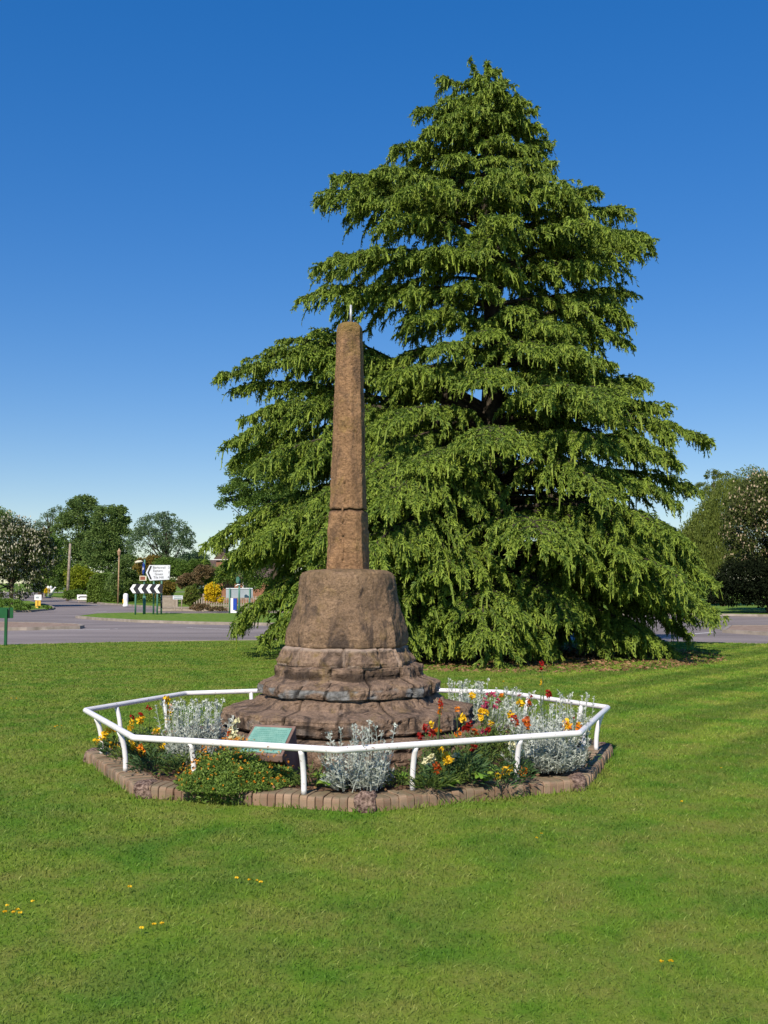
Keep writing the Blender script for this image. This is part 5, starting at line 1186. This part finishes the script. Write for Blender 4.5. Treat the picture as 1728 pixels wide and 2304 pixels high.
# small signs
YY = EYE*FPX/(1367-YH)
q0 = WP(79.5, 1351, YY); q1 = WP(91, 1367, YY); hy = empty('hydrant_marker', ((q0.x+q1.x)/2, YY, 0), 'yellow hydrant marker post with a black figure on the left verge', 'marker'); p = PB(); p.box(q0.x, q1.x, YY, YY+.08, -.05, q0.z); bd = p.build('marker_post', M['yellow'], hy)
p = PB(); cx = (q0.x+q1.x)/2; h = q0.z; p.box(cx-.02, cx+.02, YY-.006, YY-.002, h*.2, h*.8); p.box(cx-.05, cx+.05, YY-.0062, YY-.0022, h*.8, h*.86); p.box(cx-.05, cx+.05, YY-.0062, YY-.0022, h*.14, h*.2); p.build('figure', M['black'], bd)
q0 = WP(77.5, 1338, YY+.3); q1 = WP(93, 1350, YY+.3); wb = empty('white_notice', ((q0.x+q1.x)/2, YY+.3, 0), 'white square notice above the yellow marker on the left verge', 'sign'); p = PB(); p.box(q0.x, q1.x, YY+.3, YY+.32, q1.z, q0.z); bd = p.build('board', M['purewhite'], wb)
p = PB(); p.cyl((q0.x+.1, YY+.36, -.05), (q0.x+.1, YY+.36, q0.z-.05), .025); p.build('post', M['steel'], wb)
p = PB(); p.cyl((q1.x-.10, YY+.296, q0.z-.08), (q1.x-.10, YY+.299, q0.z-.08), .035, .035, 12); p.box(q0.x+.08, q1.x-.16, YY+.294, YY+.298, q0.z-.24, q0.z-.12); p.build('symbol', M['greyback'], bd)
YY = 89; q0 = WP(173.5, 1338, YY); q1 = WP(196.5, 1349.5, YY); wb = empty('low_white_sign', ((q0.x+q1.x)/2, YY, 0), 'low white arrow name sign in front of the dark hedge', 'sign'); p = PB(); p.box(q0.x, q1.x, YY, YY+.03, q1.z, q0.z); bd = p.build('board', M['purewhite'], wb)
zc_ = (q0.z+q1.z)/2; p = PB(); p.box(q0.x+.20, q1.x-.03, YY-.006, YY-.002, zc_-.02, zc_+.08); p.add([(q0.x+.08, YY-.004, zc_-.04), (q0.x+.22, YY-.004, zc_+.08), (q0.x+.22, YY-.004, zc_-.12)], [(0, 1, 2)]); p.build('arrow', M['black'], bd)
for dx in (.12, .8): p = PB(); p.box(q0.x+dx, q0.x+dx+.06, YY+.031, YY+.09, -.05, q0.z-.05); p.build('post', M['wood'], wb)
YY = 70; q0 = WP(389, 1340, YY); q1 = WP(411, 1348.5, YY); wb = empty('street_name_plate', ((q0.x+q1.x)/2, YY, 0), 'pale street name plate with green lines on two short legs by the garden wall', 'sign'); YW = 62.0
q0 = WP(389, 1340, YW); q1 = WP(411, 1348.5, YW); p = PB(); p.box(q0.x, q1.x, YW, YW+.03, q1.z, q0.z); bd = p.build('plate', M['signwhite'], wb)
p = PB(); [p.box(q0.x+.05, q1.x-.05, YW-.006, YW-.002, z_, z_+.035) for z_ in (q1.z+.04, q1.z+.13)]; p.build('line', M['greenpost'], bd)
for dx in (.08, .48): p = PB(); p.box(q0.x+dx, q0.x+dx+.05, YW+.031, YW+.08, -.05, q1.z+.05); p.build('post', M['wood'], wb)
# backs of signs near the cedar
YA = 56.5; q0 = WP(508.5, 1323, YA); q1 = WP(568.5, 1345, YA); sb = empty('sign_back', ((q0.x+q1.x)/2, YA, 0), 'wide grey sign seen from behind on green posts left of the cedar foot', 'road sign'); p = PB(); p.box(q0.x, q1.x, YA, YA+.03, q1.z, q0.z); bd = p.build('board', M['greyback'], sb)
p = PB(); p.box(q0.x, q1.x, YA-.03, YA-.001, q0.z-.05, q0.z-.01); p.build('stiffener', M['signwhite'], bd)
for px in (517, 562): q = WP(px, 1324, YA-.08); p = PB(); p.cyl((q.x, YA-.08, -.05), (q.x, YA-.08, q.z), .04); p.build('post', M['greenpost'], sb, True)
YA = 55.5; rs = empty('round_sign_back', (WP(538, 1380, YA).x, YA, 0), 'round dark green sign back on a green post in front of the grey sign', 'road sign'); post(rs, 538.5, YA, 1303, .05); q = WP(535.5, 1305, YA); p = PB(); p.cyl((q.x-.02, YA-.08, q.z), (q.x+.01, YA-.06, q.z), 7.5*YA/FPX, None, 24); p.build('sign_disc', M['greenpost'], rs)
p = PB(); p.tube([WP(530, 1319, YA-.1), WP(535, 1315.5, YA-.1), WP(540, 1316, YA-.1)], .03, 8); p.build('lamp_arm', M['purewhite'], rs, True)
YA = 58; q0 = WP(519, 1346, YA); q1 = WP(532, 1372, YA); bn = empty('blue_white_bollard', ((q0.x+q1.x)/2, YA, 0), 'white and blue keep-left bollard below the grey sign back', 'bollard'); w_ = q1.x-q0.x
p = PB(); p.box(q0.x, q0.x+w_*.42, YA, YA+.25, -.1, q0.z); p.build('white_side', M['purewhite'], bn); p = PB(); p.box(q0.x+w_*.42, q1.x, YA-.003, YA+.25, .12, q0.z-.01); p.build('blue_side', M['blue'], bn)
p = PB(); p.box(q0.x+w_*.425, q1.x+.002, YA+.003, YA+.247, -.1, .118); p.build('base', M['purewhite'], bn)
# far white ornament and round mirrors at the end of the side road
YE = 128; wz = empty('white_garden_ornament', (WP(114, 1340, YE).x, YE, 0), 'small white forked ornament at the end of the side road', 'ornament')
p = PB(); sE = YE/FPX
for pl in ([(112, 1341), (113, 1330), (110, 1324)], [(115, 1338), (119, 1328), (125, 1321)]): p.tube([WP(x, y, YE) for x, y in pl], [4*sE, 3.6*sE, 2.2*sE], 8)
p.build('forked_body', M['purewhite'], wz, True)
p = PB(); c_ = WP(114.5, 1322, YE); p.lathe((c_.x, c_.y, c_.z-4*sE), [(.5*sE, 0), (2.6*sE, 1.5*sE), (3.2*sE, 4*sE), (2.6*sE, 6.5*sE), (.5*sE, 8*sE)], 12); p.build('top', M['signwhite'], wz, True)
for (px, py, lab) in [(108, 1321, 'small round white sign left of the white ornament'), (144.5, 1325.5, 'small round white sign just left of the leaning pole')]:
    c_ = WP(px, py, YE-4); r_ = empty('round_white_sign', (c_.x, YE-4, 0), lab, 'sign'); p = PB(); p.cyl((c_.x, YE-4, c_.z), (c_.x, YE-3.97, c_.z), 2.8*sE, None, 16); p.build('sign_disc', M['purewhite'], r_); p = PB(); p.cyl((c_.x, YE-3.9, -.1), (c_.x, YE-3.9, c_.z), .03); p.build('post', M['steel'], r_)
print('objects', len(S.objects))
